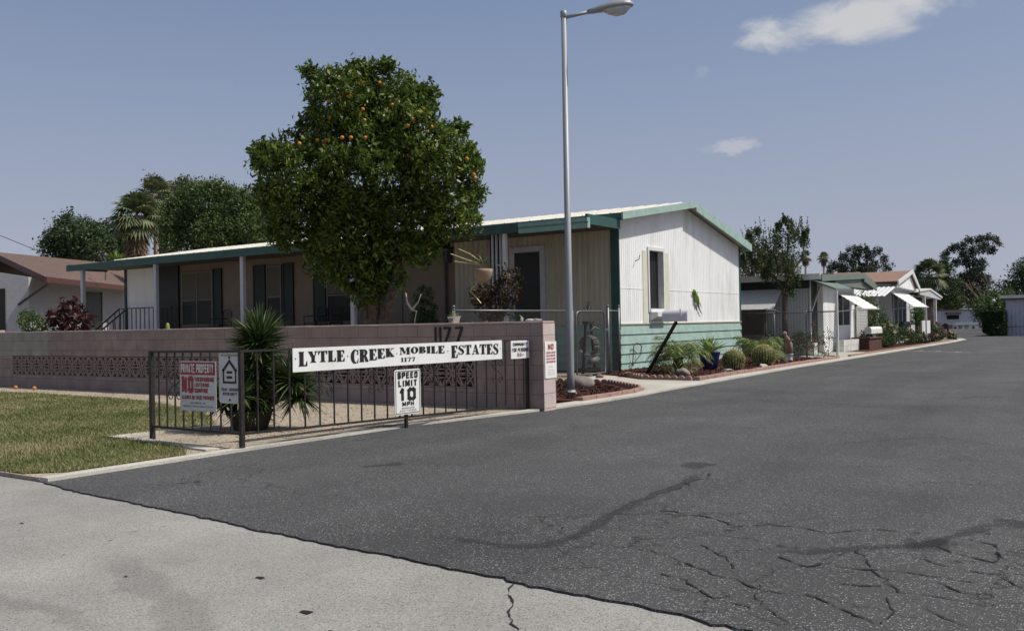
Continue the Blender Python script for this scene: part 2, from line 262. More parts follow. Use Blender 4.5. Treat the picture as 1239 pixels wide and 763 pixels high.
# ---------------------------------------------------------------- mesh helpers
class MB:
    def __init__(s): s.v=[]; s.f=[]
    def add(s,vs,fs):
        o=len(s.v); s.v+= [tuple(v) for v in vs]; s.f+=[tuple(i+o for i in f) for f in fs]; return s
    def box(s,x0,y0,z0,x1,y1,z1):
        x0,x1=min(x0,x1),max(x0,x1); y0,y1=min(y0,y1),max(y0,y1); z0,z1=min(z0,z1),max(z0,z1)
        return s.add([(x0,y0,z0),(x1,y0,z0),(x1,y1,z0),(x0,y1,z0),(x0,y0,z1),(x1,y0,z1),(x1,y1,z1),(x0,y1,z1)],
          [(0,3,2,1),(4,5,6,7),(0,1,5,4),(1,2,6,5),(2,3,7,6),(3,0,4,7)])
    def prism(s,pts,vec):
        n=len(pts); vec=Vector(vec); a=[Vector(p) for p in pts]; b=[p+vec for p in a]
        nrm=Vector((0,0,0))
        for i in range(n): nrm+=a[i].cross(a[(i+1)%n])
        if nrm.dot(vec)>0: a,b=a[::-1],b[::-1]
        return s.add(a+b,[tuple(range(n)),tuple(range(2*n-1,n-1,-1))]+[(i,i+n,(i+1)%n+n,(i+1)%n) for i in range(n)])
    def bar(s,p,q,w,h=None,up=(0,0,1)):
        p=Vector(p);q=Vector(q);h=h or w; d=(q-p).normalized(); u=Vector(up)
        if abs(d.dot(u))>.98: u=Vector((1,0,0))
        r=d.cross(u).normalized()*w/2; t=r.cross(d).normalized()*h/2
        return s.prism([p-r-t,p+r-t,p+r+t,p-r+t],q-p)
    def tube(s,pts,rad,n=8,cap=True):
        pts=[Vector(p) for p in pts]; m=len(pts)
        if not hasattr(rad,'__len__'): rad=[rad]*m
        o=len(s.v); prev=None
        for i,p in enumerate(pts):
            d=(pts[min(i+1,m-1)]-pts[max(i-1,0)]).normalized()
            u=prev if prev is not None else (Vector((0,0,1)) if abs(d.z)<.9 else Vector((1,0,0)))
            r=d.cross(u)
            if r.length<1e-4: r=d.cross(Vector((.3,1,.2)))
            r.normalize(); t=r.cross(d); prev=t
            for k in range(n):
                a=2*math.pi*k/n; s.v.append(tuple(p+(r*math.cos(a)+t*math.sin(a))*rad[i]))
        for i in range(m-1):
            for k in range(n):
                a=o+i*n+k; b=o+i*n+(k+1)%n; s.f.append((a,b,b+n,a+n))
        if cap: s.f.append(tuple(o+k for k in range(n))[::-1]); s.f.append(tuple(o+(m-1)*n+k for k in range(n)))
        return s
    def lathe(s,c,prof,n=20,cap=True):
        o=len(s.v); 
        for r,z in prof:
            for k in range(n):
                a=2*math.pi*k/n; s.v.append((c[0]+r*math.cos(a),c[1]+r*math.sin(a),c[2]+z))
        for i in range(len(prof)-1):
            for k in range(n):
                a=o+i*n+k; b=o+i*n+(k+1)%n; s.f.append((a,b,b+n,a+n))
        if cap:
            s.f.append(tuple(o+k for k in range(n))[::-1]); s.f.append(tuple(o+(len(prof)-1)*n+k for k in range(n)))
        return s
    def ball(s,c,r,n=8,m=6,sq=(1,1,1)):
        o=len(s.v); s.v.append((c[0],c[1],c[2]-r*sq[2]))
        for i in range(1,m):
            t=math.pi*i/m
            for k in range(n):
                a=2*math.pi*k/n; s.v.append((c[0]+r*sq[0]*math.sin(t)*math.cos(a),c[1]+r*sq[1]*math.sin(t)*math.sin(a),c[2]-r*sq[2]*math.cos(t)))
        s.v.append((c[0],c[1],c[2]+r*sq[2])); e=len(s.v)-1
        for k in range(n):
            s.f.append((o,o+1+(k+1)%n,o+1+k)); s.f.append((e,e-n+k,e-n+(k+1)%n))
            for i in range(m-2):
                a=o+1+i*n+k; b=o+1+i*n+(k+1)%n; s.f.append((a,b,b+n,a+n))
        return s
    def build(s,name,m,parent=None,smooth=False,bevel=0):
        me=bpy.data.meshes.new(name); me.from_pydata(s.v,[],s.f); me.update()
        return link(name,me,m,parent,smooth,bevel)
def link(name,me,m,parent=None,smooth=False,bevel=0):
    me.materials.append(M[m] if isinstance(m,str) else m)
    if smooth:
        me.polygons.foreach_set('use_smooth',[True]*len(me.polygons))
    o=bpy.data.objects.new(name,me); C.objects.link(o)
    if parent is not None:
        o.parent=parent; o.matrix_parent_inverse=Matrix.Translation(-Vector(parent.location)) if parent.type=='EMPTY' else Matrix.Identity(4)
        if parent.type!='EMPTY' and parent.parent is not None: pass
    if bevel:
        b=o.modifiers.new('edge','BEVEL'); b.width=bevel; b.segments=2; b.limit_method='ANGLE'
    return o
def empty(name,loc,label,cat,group=None):
    o=bpy.data.objects.new(name,None); C.objects.link(o); o.location=loc; o.empty_display_size=.2
    o['label']=label; o['category']=cat
    if group: o['group']=group
    return o
def tag(o,label,cat,group=None,kind=None):
    o['label']=label; o['category']=cat
    if group: o['group']=group
    if kind: o['kind']=kind
    return o
def struct(o,label=None):
    o['kind']='structure'
    if label: o['label']=label
    return o
def B(x0,y0,z0,x1,y1,z1): return MB().box(x0,y0,z0,x1,y1,z1)
def gz(y):
    if y<50: return 0.
    if y<73.5: return -.27*(y-50)/23.5
    return -.27-.2*min(1,(y-73.5)/56)

# generic leaf scatter: P (n,3) centres, returns mesh of small folded leaves
def leafmesh(name,P,size,aspect=.5,up=.0,jit=.35,dirs=None):
    n=len(P); P=np.asarray(P,float)
    d=rng.normal(size=(n,3)) if dirs is None else np.asarray(dirs,float)+rng.normal(size=(n,3))*.25
    d[:,2]+=up; d/=np.linalg.norm(d,axis=1)[:,None]
    q=rng.normal(size=(n,3)); w=np.cross(d,q); w/=np.linalg.norm(w,axis=1)[:,None]; nn=np.cross(d,w)
    L=(size*(1+jit*rng.normal(size=n)).clip(.4,1.9))[:,None]; W=L*aspect
    a=P-d*L*.5; b=P+w*W*.5+nn*W*.12; c=P+d*L*.5; e=P-w*W*.5+nn*W*.12
    V=np.stack([a,b,c,e],1).reshape(-1,3)
    me=bpy.data.meshes.new(name); me.vertices.add(4*n); me.vertices.foreach_set('co',V.ravel())
    me.loops.add(4*n); me.loops.foreach_set('vertex_index',np.arange(4*n)); me.polygons.add(n)
    me.polygons.foreach_set('loop_start',np.arange(n)*4); me.polygons.foreach_set('loop_total',np.full(n,4)); me.update(calc_edges=True); me.validate()
    return me
def clumps(blobs,nclump,per,spread,shell=.55):
    """blobs: (x,y,z,r) ; leaf clusters biased to the outside of each blob"""
    B_=np.array(blobs,float); w=B_[:,3]**2; w/=w.sum(); idx=rng.choice(len(B_),nclump,p=w)
    d=rng.normal(size=(nclump,3)); d/=np.linalg.norm(d,axis=1)[:,None]
    rad=B_[idx,3]*(shell+(1-shell)*rng.random(nclump)**.6)*1.0
    c=B_[idx,:3]+d*rad[:,None]
    p=np.repeat(c,per,0)+rng.normal(size=(nclump*per,3))*spread
    return p
def layout(base,unit,blobs,depth=1.0):
    """(across, height above eye level, radius) in local units -> world blobs around a tree base"""
    out=[]
    for (u,h,r) in blobs:
        dz=rng.uniform(-.6,.6)*depth*r*1.3
        out.append((base[0]+(u*RX+dz*FX)*unit, base[1]+(u*RY+dz*FY)*unit, 1.2+h*unit, r*unit))
    return out
def tree(name,label,base,unit,blobs,leaf,nclump,per,spread,m,trunk_r=.2,group=None,cat='tree',limbs=7,bark='bark',shell=.5,fork=.35,depth=1.0,aspect=.5):
    t=empty(name,base,label,cat,group)
    bl=layout(base,unit,blobs,depth)
    P=clumps(bl,nclump,per,spread,shell); P=P[P[:,2]>base[2]+.05]
    link('crown',leafmesh('crown',P,leaf,aspect),m,t)
    mb=MB(); zt=np.mean([b[2] for b in bl]); zc=base[2]+(zt-base[2])*fork
    cx=np.mean([b[0] for b in bl]); cy=np.mean([b[1] for b in bl])
    f=(base[0]*.7+cx*.3,base[1]*.7+cy*.3,zc)
    mb.tube([base,(base[0]*.9+f[0]*.1+trunk_r*.3,base[1],base[2]+(zc-base[2])*.5),f],[trunk_r*1.2,trunk_r*.9,trunk_r*.8],8)
    order=sorted(bl,key=lambda b:-b[3])[:limbs]
    for b in order:
        mid=((f[0]+b[0])/2+rng.normal()*trunk_r,(f[1]+b[1])/2+rng.normal()*trunk_r,(f[2]*.45+b[2]*.55))
        mb.tube([f,mid,b[:3]],[trunk_r*.6,trunk_r*.38,trunk_r*.12],6)
        for k in range(3):
            d=rng.normal(size=3); d/=np.linalg.norm(d); e=(b[0]+d[0]*b[3]*.7,b[1]+d[1]*b[3]*.7,b[2]+abs(d[2])*b[3]*.7)
            mb.tube([mid,((mid[0]+e[0])/2,(mid[1]+e[1])/2,(mid[2]+e[2])/2+.1*unit),e],[trunk_r*.25,trunk_r*.15,trunk_r*.05],5)
    mb.build('trunk',bark,t,True)
    return t
def spears(mb,c,n,L,w,e0,e1,droop=.15,twist=0,az=None):
    """rosette of stiff pointed leaves"""
    for i in range(n):
        a=rng.uniform(0,2*math.pi) if az is None else az+rng.normal()*.3
        el=math.asin(rng.uniform(math.sin(e0),math.sin(e1))) ; l=L*rng.uniform(.75,1.1)
        d=Vector((math.cos(a)*math.cos(el),math.sin(a)*math.cos(el),math.sin(el))); s=Vector((-math.sin(a),math.cos(a),0)); nn=s.cross(d)
        if nn.z<0: nn=-nn
        o=len(mb.v); K=4; c0=Vector(c)+d*.02
        for k in range(K+1):
            t=k/K; p=c0+d*l*t+Vector((0,0,-droop*l*t*t)); ww=w*(.55+.9*t if t<.35 else (1-t)*1.33+.02)*.5
            mb.v+= [tuple(p-s*ww+nn*ww*.5),tuple(p),tuple(p+s*ww+nn*ww*.5)]
        for k in range(K):
            a0=o+3*k; mb.f+=[(a0,a0+1,a0+4,a0+3),(a0+1,a0+2,a0+5,a0+4)]
def frond(mb,c,az,L,rise,droop,lw,ll,n=22,curl=.5):
    """feather frond: arching rib with two rows of leaflets"""
    c=Vector(c); h=Vector((math.cos(az),math.sin(az),0)); s=Vector((-math.sin(az),math.cos(az),0))
    pts=[]
    for k in range(n+1):
        t=k/n; pts.append(c+h*L*t*(1-.18*t)+Vector((0,0,L*(rise*t-droop*t*t))))
    for k in range(n):
        p,q=pts[k],pts[k+1]; o=len(mb.v); w=.008*(1-k/n)+.003
        mb.v+=[tuple(p-s*w),tuple(p+s*w),tuple(q+s*w),tuple(q-s*w)]; mb.f.append((o,o+1,o+2,o+3))
        if k<2: continue
        t=k/n; l=ll*(math.sin(math.pi*(t*.85+.12)))*rng.uniform(.85,1.15); d=(q-p).normalized()
        for sg in (-1,1):
            e=(d*.55+s*sg*.8+Vector((0,0,rng.uniform(-.35,.2)))).normalized()
            o=len(mb.v); mm=p+e*l*.5; tip=p+e*l+Vector((0,0,-curl*l*.5)); ww=d*lw*.5
            mb.v+=[tuple(p),tuple(mm-ww),tuple(tip),tuple(mm+ww)]; mb.f.append((o,o+1,o+2,o+3))
def fan(mb,c,az,el,stem,rad,nb=12,w=.05):
    d=Vector((math.cos(az)*math.cos(el),math.sin(az)*math.cos(el),math.sin(el))); s=Vector((-math.sin(az),math.cos(az),0)); c=Vector(c)
    p=c+d*stem; o=len(mb.v); mb.v+=[tuple(c-s*.02*rad),tuple(c+s*.02*rad),tuple(p+s*.02*rad),tuple(p-s*.02*rad)]; mb.f.append((o,o+1,o+2,o+3))
    for k in range(nb):
        a=(k/(nb-1)-.5)*R(230); e=(d*math.cos(a)+s*math.sin(a)).normalized(); e.z-=.18; l=rad*rng.uniform(.8,1.05)*(1-.25*abs(a)/R(115))
        q=s*math.cos(a)-d*math.sin(a); o=len(mb.v)
        mb.v+=[tuple(p),tuple(p+e*l*.5-q*w*.5),tuple(p+e*l+Vector((0,0,-.25*l))),tuple(p+e*l*.5+q*w*.5)]; mb.f.append((o,o+1,o+2,o+3))
def strip(name,pts,width,z,m,parent,jit=.0,taper=True):
    """soft-edged band lying on a surface; 'fade' attribute falls to 0 at its rim"""
    v=[];f=[];fa=[]; pts=[Vector((p[0],p[1],z)) for p in pts]; fine=[]
    for i in range(len(pts)-1):
        k=max(2,int((pts[i+1]-pts[i]).length/.06))
        fine+=[pts[i].lerp(pts[i+1],j/k) for j in range(k)]
    fine.append(pts[-1]); n=len(fine); ph=rng.uniform(0,6)
    for i,p in enumerate(fine):
        d=(fine[min(i+1,n-1)]-fine[max(i-1,0)]).normalized(); s=Vector((-d.y,d.x,0)); t=i/(n-1)
        ww=width*(1+jit*math.sin(i*.7+ph)+jit*rng.normal()*.5); e=min(1,min(t,1-t)*6) if taper else 1
        off=s*jit*width*rng.normal()*.3
        for k,x in enumerate((-1,-.5,0,.5,1)): v.append(tuple(p+off+s*x*ww/2)); fa.append((0,.8,1,.8,0)[k]*e)
    for i in range(n-1):
        for k in range(4): a=i*5+k; f.append((a,a+1,a+6,a+5))
    me=bpy.data.meshes.new(name); me.from_pydata(v,[],f); at=me.attributes.new('fade','FLOAT','POINT'); at.data.foreach_set('value',fa)
    return link(name,me,m,parent)
def poly(name,pts,z,m,parent=None,thick=None,sub=True):
    mb=MB()
    if thick: mb.prism([(x,y,z-thick) for x,y in pts],(0,0,thick))
    else: mb.add([(x,y,z) for x,y in pts],[tuple(range(len(pts)))])
    o=mb.build(name,m,parent)
    bm=bmesh.new(); bm.from_mesh(o.data); bmesh.ops.recalc_face_normals(bm,faces=bm.faces[:]); 
    if not thick:
        for fc in bm.faces:
            if fc.normal.z<0: fc.normal_flip()
    bm.to_mesh(o.data); bm.free(); return o

# ---- lettering
_tc={}
def textmesh(s,bold=0,sp=1):
    cu=bpy.data.curves.new('t','FONT'); cu.body=s; cu.size=1; cu.offset=bold; cu.extrude=.0; cu.resolution_u=4; cu.space_character=sp
    o=bpy.data.objects.new('t',cu); C.objects.link(o); bpy.context.view_layer.update()
    dg=bpy.context.evaluated_depsgraph_get(); me=bpy.data.meshes.new_from_object(o.evaluated_get(dg)); 
    v=[tuple(x.co) for x in me.vertices]; f=[tuple(p.vertices) for p in me.polygons]
    bpy.data.objects.remove(o); bpy.data.curves.remove(cu); bpy.data.meshes.remove(me); return v,f
SG={'A':[[(0,0),(.5,1),(1,0)],[(.2,.32),(.8,.32)]],'B':[[(0,0),(0,1),(.75,1),(1,.85),(1,.65),(.75,.53),(0,.53)],[(.75,.53),(1,.4),(1,.15),(.75,0),(0,0)]],'C':[[(1,.72),(1,.88),(.75,1),(.25,1),(0,.85),(0,.15),(.25,0),(.75,0),(1,.12),(1,.28)]],
'D':[[(0,0),(0,1),(.65,1),(1,.82),(1,.18),(.65,0),(0,0)]],'E':[[(1,1),(0,1),(0,0),(1,0)],[(0,.52),(.85,.52)]],'F':[[(1,1),(0,1),(0,0)],[(0,.52),(.85,.52)]],'G':[[(1,.75),(1,.88),(.75,1),(.25,1),(0,.85),(0,.15),(.25,0),(1,0),(1,.48),(.55,.48)]],'H':[[(0,0),(0,1)],[(1,0),(1,1)],[(0,.52),(1,.52)]],
'I':[[(.5,0),(.5,1)]],'J':[[(1,1),(1,.15),(.75,0),(.25,0),(0,.2)]],'K':[[(0,0),(0,1)],[(1,1),(.1,.45)],[(.3,.6),(1,0)]],'L':[[(0,1),(0,0),(1,0)]],'M':[[(0,0),(0,1),(.5,.25),(1,1),(1,0)]],'N':[[(0,0),(0,1),(1,0),(1,1)]],
'O':[[(.25,0),(0,.14),(0,.86),(.25,1),(.75,1),(1,.86),(1,.14),(.75,0),(.25,0)]],'P':[[(0,0),(0,1),(.75,1),(1,.87),(1,.58),(.75,.45),(0,.45)]],'Q':[[(.25,0),(0,.14),(0,.86),(.25,1),(.75,1),(1,.86),(1,.14),(.75,0),(.25,0)],[(.6,.2),(1,-.05)]],
'R':[[(0,0),(0,1),(.75,1),(1,.87),(1,.62),(.75,.5),(0,.5)],[(.5,.5),(1,0)]],'S':[[(1,.75),(1,.87),(.75,1),(.25,1),(0,.86),(0,.66),(.25,.54),(.75,.47),(1,.34),(1,.14),(.75,0),(.25,0),(0,.13),(0,.26)]],'T':[[(0,1),(1,1)],[(.5,1),(.5,0)]],'U':[[(0,1),(0,.14),(.25,0),(.75,0),(1,.14),(1,1)]],
'V':[[(0,1),(.5,0),(1,1)]],'W':[[(0,1),(.22,0),(.5,.75),(.78,0),(1,1)]],'X':[[(0,0),(1,1)],[(0,1),(1,0)]],'Y':[[(0,1),(.5,.48),(1,1)],[(.5,.48),(.5,0)]],'Z':[[(0,1),(1,1),(0,0),(1,0)]],
'0':[[(.25,0),(0,.14),(0,.86),(.25,1),(.75,1),(1,.86),(1,.14),(.75,0),(.25,0)]],'1':[[(.1,.78),(.5,.98),(.5,0)]],'5':[[(1,1),(.1,1),(.05,.55),(.7,.6),(1,.45),(1,.15),(.75,0),(.25,0),(0,.15)]],'+':[[(.1,.5),(.9,.5)],[(.5,.25),(.5,.75)]]}
SW={'I':.45,'1':.6,'M':1.25,'W':1.35,' ':.5,'L':.85}
def sans(bd,t,x0,y0,x1,y1,wt=.17,d=.004):
    """heavy condensed capitals made of strokes; wt is stroke width as a share of the height"""
    H_=y1-y0; adv=[SW.get(c,1.) for c in t]; gap=.30; tot=sum(adv)+gap*(len(t)-1); th=H_*wt; k=(x1-x0)/tot; x=x0; q=0
    for c,a in zip(t,adv):
        w=k*a
        for st in SG.get(c,[]):
            wx=min(th*1.05,k*.36); iw=max(w-wx,.001) if c!='I' else w-wx
            pts=[(x+wx/2+p[0]*iw,y0+th*.42+p[1]*(H_-th*.84)) for p in st]
            for i in range(len(pts)-1):
                (ax,ay),(bx,by)=pts[i],pts[i+1]; dx,dy=bx-ax,by-ay; l=math.hypot(dx,dy)
                if l<1e-6: continue
                w_=(wx*abs(dy)+th*.84*abs(dx))/l/2; ex,ey=dx/l*w_*.7,dy/l*w_*.7; nx,ny=-dy/l*w_,dx/l*w_; q+=1
                bd.shape([(ax-ex-nx,ay-ey-ny),(bx+ex-nx,by+ey-ny),(bx+ex+nx,by+ey+ny),(ax-ex+nx,ay-ey+ny)],0,0,1,1,d+.00006*(q%24))
        x+=w+k*gap
class Board:
    """a lettering plane: origin at a sign's lower-left corner, U across, V up, N out"""
    def __init__(s,o,u,n,v=(0,0,1)): s.o=Vector(o); s.u=Vector(u).normalized(); s.w=Vector(v); s.n=Vector(n).normalized(); s.mb=MB()
    def P(s,x,y,d): return s.o+s.u*x+s.w*y+s.n*d
    def text(s,t,x0,y0,x1,y1,bold=.0,d=.004,sp=1):
        v,f=textmesh(t,bold,sp); xs=[a[0] for a in v]; ys=[a[1] for a in v]; a,b,c,e=min(xs),max(xs),min(ys),max(ys)
        vs=[s.P(x0+(q[0]-a)/(b-a)*(x1-x0),y0+(q[1]-c)/(e-c)*(y1-y0),d) for q in v]; s.mb.add(vs,f)
    def shape(s,pts,x0,y0,sx,sy,d=.004): s.mb.add([s.P(x0+p[0]*sx,y0+p[1]*sy,d) for p in pts],[tuple(range(len(pts)))])
    def rect(s,x0,y0,x1,y1,d=.004): s.shape([(x0,y0),(x1,y0),(x1,y1),(x0,y1)],0,0,1,1,d)
def ring(cx,cy,rx,ry,ix,iy,ox,a0,a1,n=18):
    q=[]
    for k in range(n):
        a=R(a0+(a1-a0)*k/n); b=R(a0+(a1-a0)*(k+1)/n)
        q.append([(cx+rx*math.cos(a),cy+ry*math.sin(a)),(cx+rx*math.cos(b),cy+ry*math.sin(b)),(cx+ox+ix*math.cos(b),cy+iy*math.sin(b)),(cx+ox+ix*math.cos(a),cy+iy*math.sin(a))])
    return q
def rc(a,b,c,d): return [(a,b),(c,b),(c,d),(a,d)]
def thick(pts,ws):
    q=[]; L=[];Rr=[]
    for i,p in enumerate(pts):
        a=pts[max(i-1,0)]; b=pts[min(i+1,len(pts)-1)]; dx,dy=b[0]-a[0],b[1]-a[1]; l=math.hypot(dx,dy); nx,ny=-dy/l,dx/l; w=ws[i]/2
        L.append((p[0]+nx*w,p[1]+ny*w)); Rr.append((p[0]-nx*w,p[1]-ny*w))
    for i in range(len(pts)-1): q.append([L[i],L[i+1],Rr[i+1],Rr[i]])
    return q
GL={
'L':(.60,[rc(.05,0,.33,1),rc(0,.93,.37,1),rc(0,0,.58,.08),[(.46,.08),(.58,.08),(.58,.34),(.53,.34)]]),
'E':(.60,[rc(.05,0,.33,1),rc(0,.93,.56,1),rc(0,0,.58,.07),[(.42,.93),(.56,.93),(.56,.70),(.52,.70)],[(.44,.07),(.58,.07),(.58,.32),(.54,.32)],rc(.3,.475,.42,.54),rc(.40,.38,.44,.64)]),
'T':(.64,[rc(.2,0,.43,1),rc(0,.93,.63,1),rc(.1,0,.53,.07),[(0,.93),(.13,.93),(.05,.68),(0,.68)],[(.5,.93),(.63,.93),(.63,.68),(.58,.68)]]),
'Y':(.68,[rc(.24,0,.47,.45),rc(.15,0,.56,.07),[(.04,.96),(.28,.96),(.47,.44),(.24,.44)],[(.52,.96),(.60,.96),(.47,.44),(.40,.44)],rc(0,.93,.33,1),rc(.45,.93,.68,1)]),
'C':(.60,ring(.31,.5,.31,.52,.13,.45,.07,48,312)+[[(.46,.62),(.55,.62),(.55,1.0),(.5,1.0)],[(.46,.0),(.53,.0),(.58,.32),(.53,.32)]]),
'R':(.70,[rc(.05,0,.33,1),rc(0,.93,.36,1),rc(0,0,.37,.07),rc(.3,.46,.38,.53),[(.34,.5),(.5,.5),(.70,.0),(.46,0)]]+ring(.34,.73,.27,.27,.06,.2,.0,-90,90)),
'K':(.70,[rc(.05,0,.33,1),rc(0,.93,.36,1),rc(0,0,.36,.07),[(.3,.42),(.3,.52),(.52,.95),(.58,.95)],[(.34,.62),(.42,.55),(.70,.0),(.44,0),(.3,.42)],rc(.44,.93,.68,1),rc(.4,0,.72,.07)]),
'M':(.92,[rc(.09,0,.15,1),rc(.62,0,.85,1),rc(0,0,.25,.07),rc(.54,0,.92,.07),rc(.0,.93,.3,1),rc(.62,.93,.92,1),[(.08,1),(.32,1),(.5,.18),(.40,.05)],[(.44,.12),(.47,.12),(.66,.9),(.62,.98)]]),
'O':(.66,ring(.33,.5,.33,.52,.10,.44,0,0,360,24)),
'B':(.64,[rc(.05,0,.33,1),rc(0,.93,.36,1),rc(0,0,.36,.07)]+ring(.33,.745,.25,.255,.06,.19,0,-90,90)+ring(.33,.265,.30,.265,.08,.195,0,-90,90)),
'I':(.38,[rc(.05,0,.33,1),rc(0,.93,.37,1),rc(0,0,.37,.07)]),
'S':(.56,thick([(.48,.80),(.40,.95),(.25,.97),(.12,.88),(.11,.70),(.24,.56),(.38,.43),(.46,.28),(.42,.10),(.26,.03),(.13,.06),(.05,.24)],[.05,.06,.07,.12,.20,.24,.24,.20,.13,.07,.06,.05])+[rc(.45,.68,.50,1),rc(.03,0,.07,.32)]),
'A':(.72,[[(.30,1),(.42,1),(.66,0),(.42,0)],[(.08,0),(.14,0),(.36,.9),(.31,1)],rc(.17,.28,.5,.35),rc(0,0,.23,.07),rc(.36,0,.72,.07)]),
'1':(.36,[rc(.1,0,.27,1),rc(0,0,.36,.07),[(.0,.8),(.1,.85),(.1,1),(.05,.92)]]),
'7':(.48,[rc(.02,.88,.46,1),rc(.02,.70,.06,.9),[(.34,.9),(.46,.9),(.30,0),(.12,0)]]),
}
def serif(bd,s,x0,x1,top,heights,d=.004):
    """word of display serif capitals hung from a common top line, each with its own height"""
    adv=[GL[c][0]+.035 for c in s]; tot=sum(adv)-.035; k=(x1-x0)/tot; x=x0
    for c,h,a in zip(s,heights,adv):
        for p in GL[c][1]: bd.shape(p,x,top-h,k,h,d)
        x+=a*k

# ---------------------------------------------------------------- camera
EYE=1.2
yaw=R(34.3); pit=math.atan(11/1105); rol=math.atan(.0187)
f0=Vector((-math.sin(yaw),math.cos(yaw),0)); r0=Vector((math.cos(yaw),math.sin(yaw),0)); zz=Vector((0,0,1))
fw=f0*math.cos(pit)+zz*math.sin(pit); u0=zz*math.cos(pit)-f0*math.sin(pit)
up=u0*math.cos(rol)+r0*math.sin(rol); rt=r0*math.cos(rol)-u0*math.sin(rol)
cam=bpy.data.cameras.new('camera'); co=bpy.data.objects.new('camera',cam); C.objects.link(co); scene.camera=co
co.matrix_world=Matrix(((rt.x,up.x,-fw.x,0),(rt.y,up.y,-fw.y,0),(rt.z,up.z,-fw.z,EYE),(0,0,0,1)))
cam.sensor_width=36; cam.lens=1105/1239*36; cam.clip_end=3000; cam.clip_start=.05

# ---------------------------------------------------------------- sky and sun
SD=Vector((.52,.27,.81)).normalized()
sun=bpy.data.lights.new('sun','SUN'); so=bpy.data.objects.new('sun',sun); C.objects.link(so); sun.energy=4.3; sun.angle=R(.53); sun.color=(1,.95,.87)
so.rotation_euler=SD.to_track_quat('Z','Y').to_euler(); so.location=(0,0,30)
w=bpy.data.worlds.new('World'); scene.world=w; w.use_nodes=True; g=G(w.node_tree); w.node_tree.nodes.clear()
wo=g.n('OutputWorld'); bg=g.n('Background'); g.l(bg.outputs[0],wo.inputs[0])
sky=g.n('TexSky',sky_type='NISHITA'); sky.sun_disc=False; sky.sun_elevation=math.asin(SD.z); sky.sun_rotation=math.atan2(SD.x,SD.y)
sky.air_density=1.2; sky.dust_density=2.5; sky.ozone_density=1.6
hs=g.n('HueSaturation'); hs.inputs['Saturation'].default_value=.9; hs.inputs['Value'].default_value=1; g.l(sky.outputs[0],hs.inputs['Color'])
tc=g.n('TexCoord'); D=tc.outputs['Generated']
def cloud(c,rx,ry,scale,seed,thr,soft,dens):
    c=Vector(c).normalized(); r=c.cross(Vector((0,0,1))).normalized(); u=r.cross(c)
    def dot(v):
        n=g.n('VectorMath',operation='DOT_PRODUCT'); g.l(D,n.inputs[0]); n.inputs[1].default_value=v; return n.outputs['Value']
    a=g.n('Math',operation='DIVIDE'); g.l(dot(r),a.inputs[0]); a.inputs[1].default_value=rx
    b=g.n('Math',operation='DIVIDE'); g.l(dot(u),b.inputs[0]); b.inputs[1].default_value=ry
    cb=g.n('CombineXYZ'); g.l(a.outputs[0],cb.inputs[0]); g.l(b.outputs[0],cb.inputs[1])
    ln=g.n('VectorMath',operation='LENGTH'); g.l(cb.outputs[0],ln.inputs[0])
    cc=g.n('CombineXYZ'); g.l(dot(r),cc.inputs[0]); 
    uu=g.n('Math',operation='MULTIPLY'); g.l(dot(u),uu.inputs[0]); uu.inputs[1].default_value=1.8; g.l(uu.outputs[0],cc.inputs[1]); cc.inputs[2].default_value=seed
    nz=g.n('TexNoise'); nz.inputs['Scale'].default_value=scale; nz.inputs['Detail'].default_value=9; nz.inputs['Roughness'].default_value=.55; nz.inputs['Distortion'].default_value=.3; g.l(cc.outputs[0],nz.inputs['Vector'])
    s=g.n('Math',operation='MULTIPLY_ADD'); g.l(ln.outputs['Value'],s.inputs[0]); s.inputs[1].default_value=-.42; g.l(nz.outputs['Fac'],s.inputs[2])
    mr=g.n('MapRange',interpolation_type='SMOOTHSTEP'); mr.inputs['From Min'].default_value=thr; mr.inputs['From Max'].default_value=thr+soft; mr.inputs['To Max'].default_value=dens; g.l(s.outputs[0],mr.inputs[0])
    fr=g.n('Math',operation='GREATER_THAN'); q=g.n('VectorMath',operation='DOT_PRODUCT'); g.l(D,q.inputs[0]); q.inputs[1].default_value=c; g.l(q.outputs['Value'],fr.inputs[0]); fr.inputs[1].default_value=.6
    o=g.n('Math',operation='MULTIPLY'); g.l(mr.outputs[0],o.inputs[0]); g.l(fr.outputs[0],o.inputs[1]); return o.outputs[0]
col=hs.outputs[0]
# thin even summer haze low in the sky
sz=g.n('SeparateXYZ'); g.l(D,sz.inputs[0]); hz=g.n('MapRange'); hz.inputs['From Min'].default_value=.0; hz.inputs['From Max'].default_value=.75; hz.inputs['To Min'].default_value=.95; hz.inputs['To Max'].default_value=.0; g.l(sz.outputs['Z'],hz.inputs[0])
hcr=g.n('MapRange'); hcr.inputs['From Min'].default_value=.0; hcr.inputs['From Max'].default_value=.36; g.l(sz.outputs['Z'],hcr.inputs[0]); hmx=g.n('Mix',data_type='RGBA'); g.l(hcr.outputs[0],hmx.inputs[0]); hmx.inputs[6].default_value=(5.2,5.5,6.6,1); hmx.inputs[7].default_value=(2.6,3.5,5.9,1); HC=hmx.outputs[2]
mm=g.n('Mix',data_type='RGBA'); g.l(hz.outputs[0],mm.inputs[0]); g.l(col,mm.inputs[6]); g.l(HC,mm.inputs[7]); col=mm.outputs[2]
for args in [((-.2267,.93,.2894+.006),.112,.031,14,3.3,.10,.30,.82),((-.3434,.9217,.1805),.036,.010,34,8.1,.14,.25,.42),((-.372,.905,.262),.010,.008,50,5.1,.1,.3,.10)]:
    f=cloud(*args); mm=g.n('Mix',data_type='RGBA'); g.l(f,mm.inputs[0]); g.l(col,mm.inputs[6]); mm.inputs[7].default_value=(7.6,7.6,7.6,1); col=mm.outputs[2]
g.l(col,bg.inputs[0]); bg.inputs[1].default_value=.085
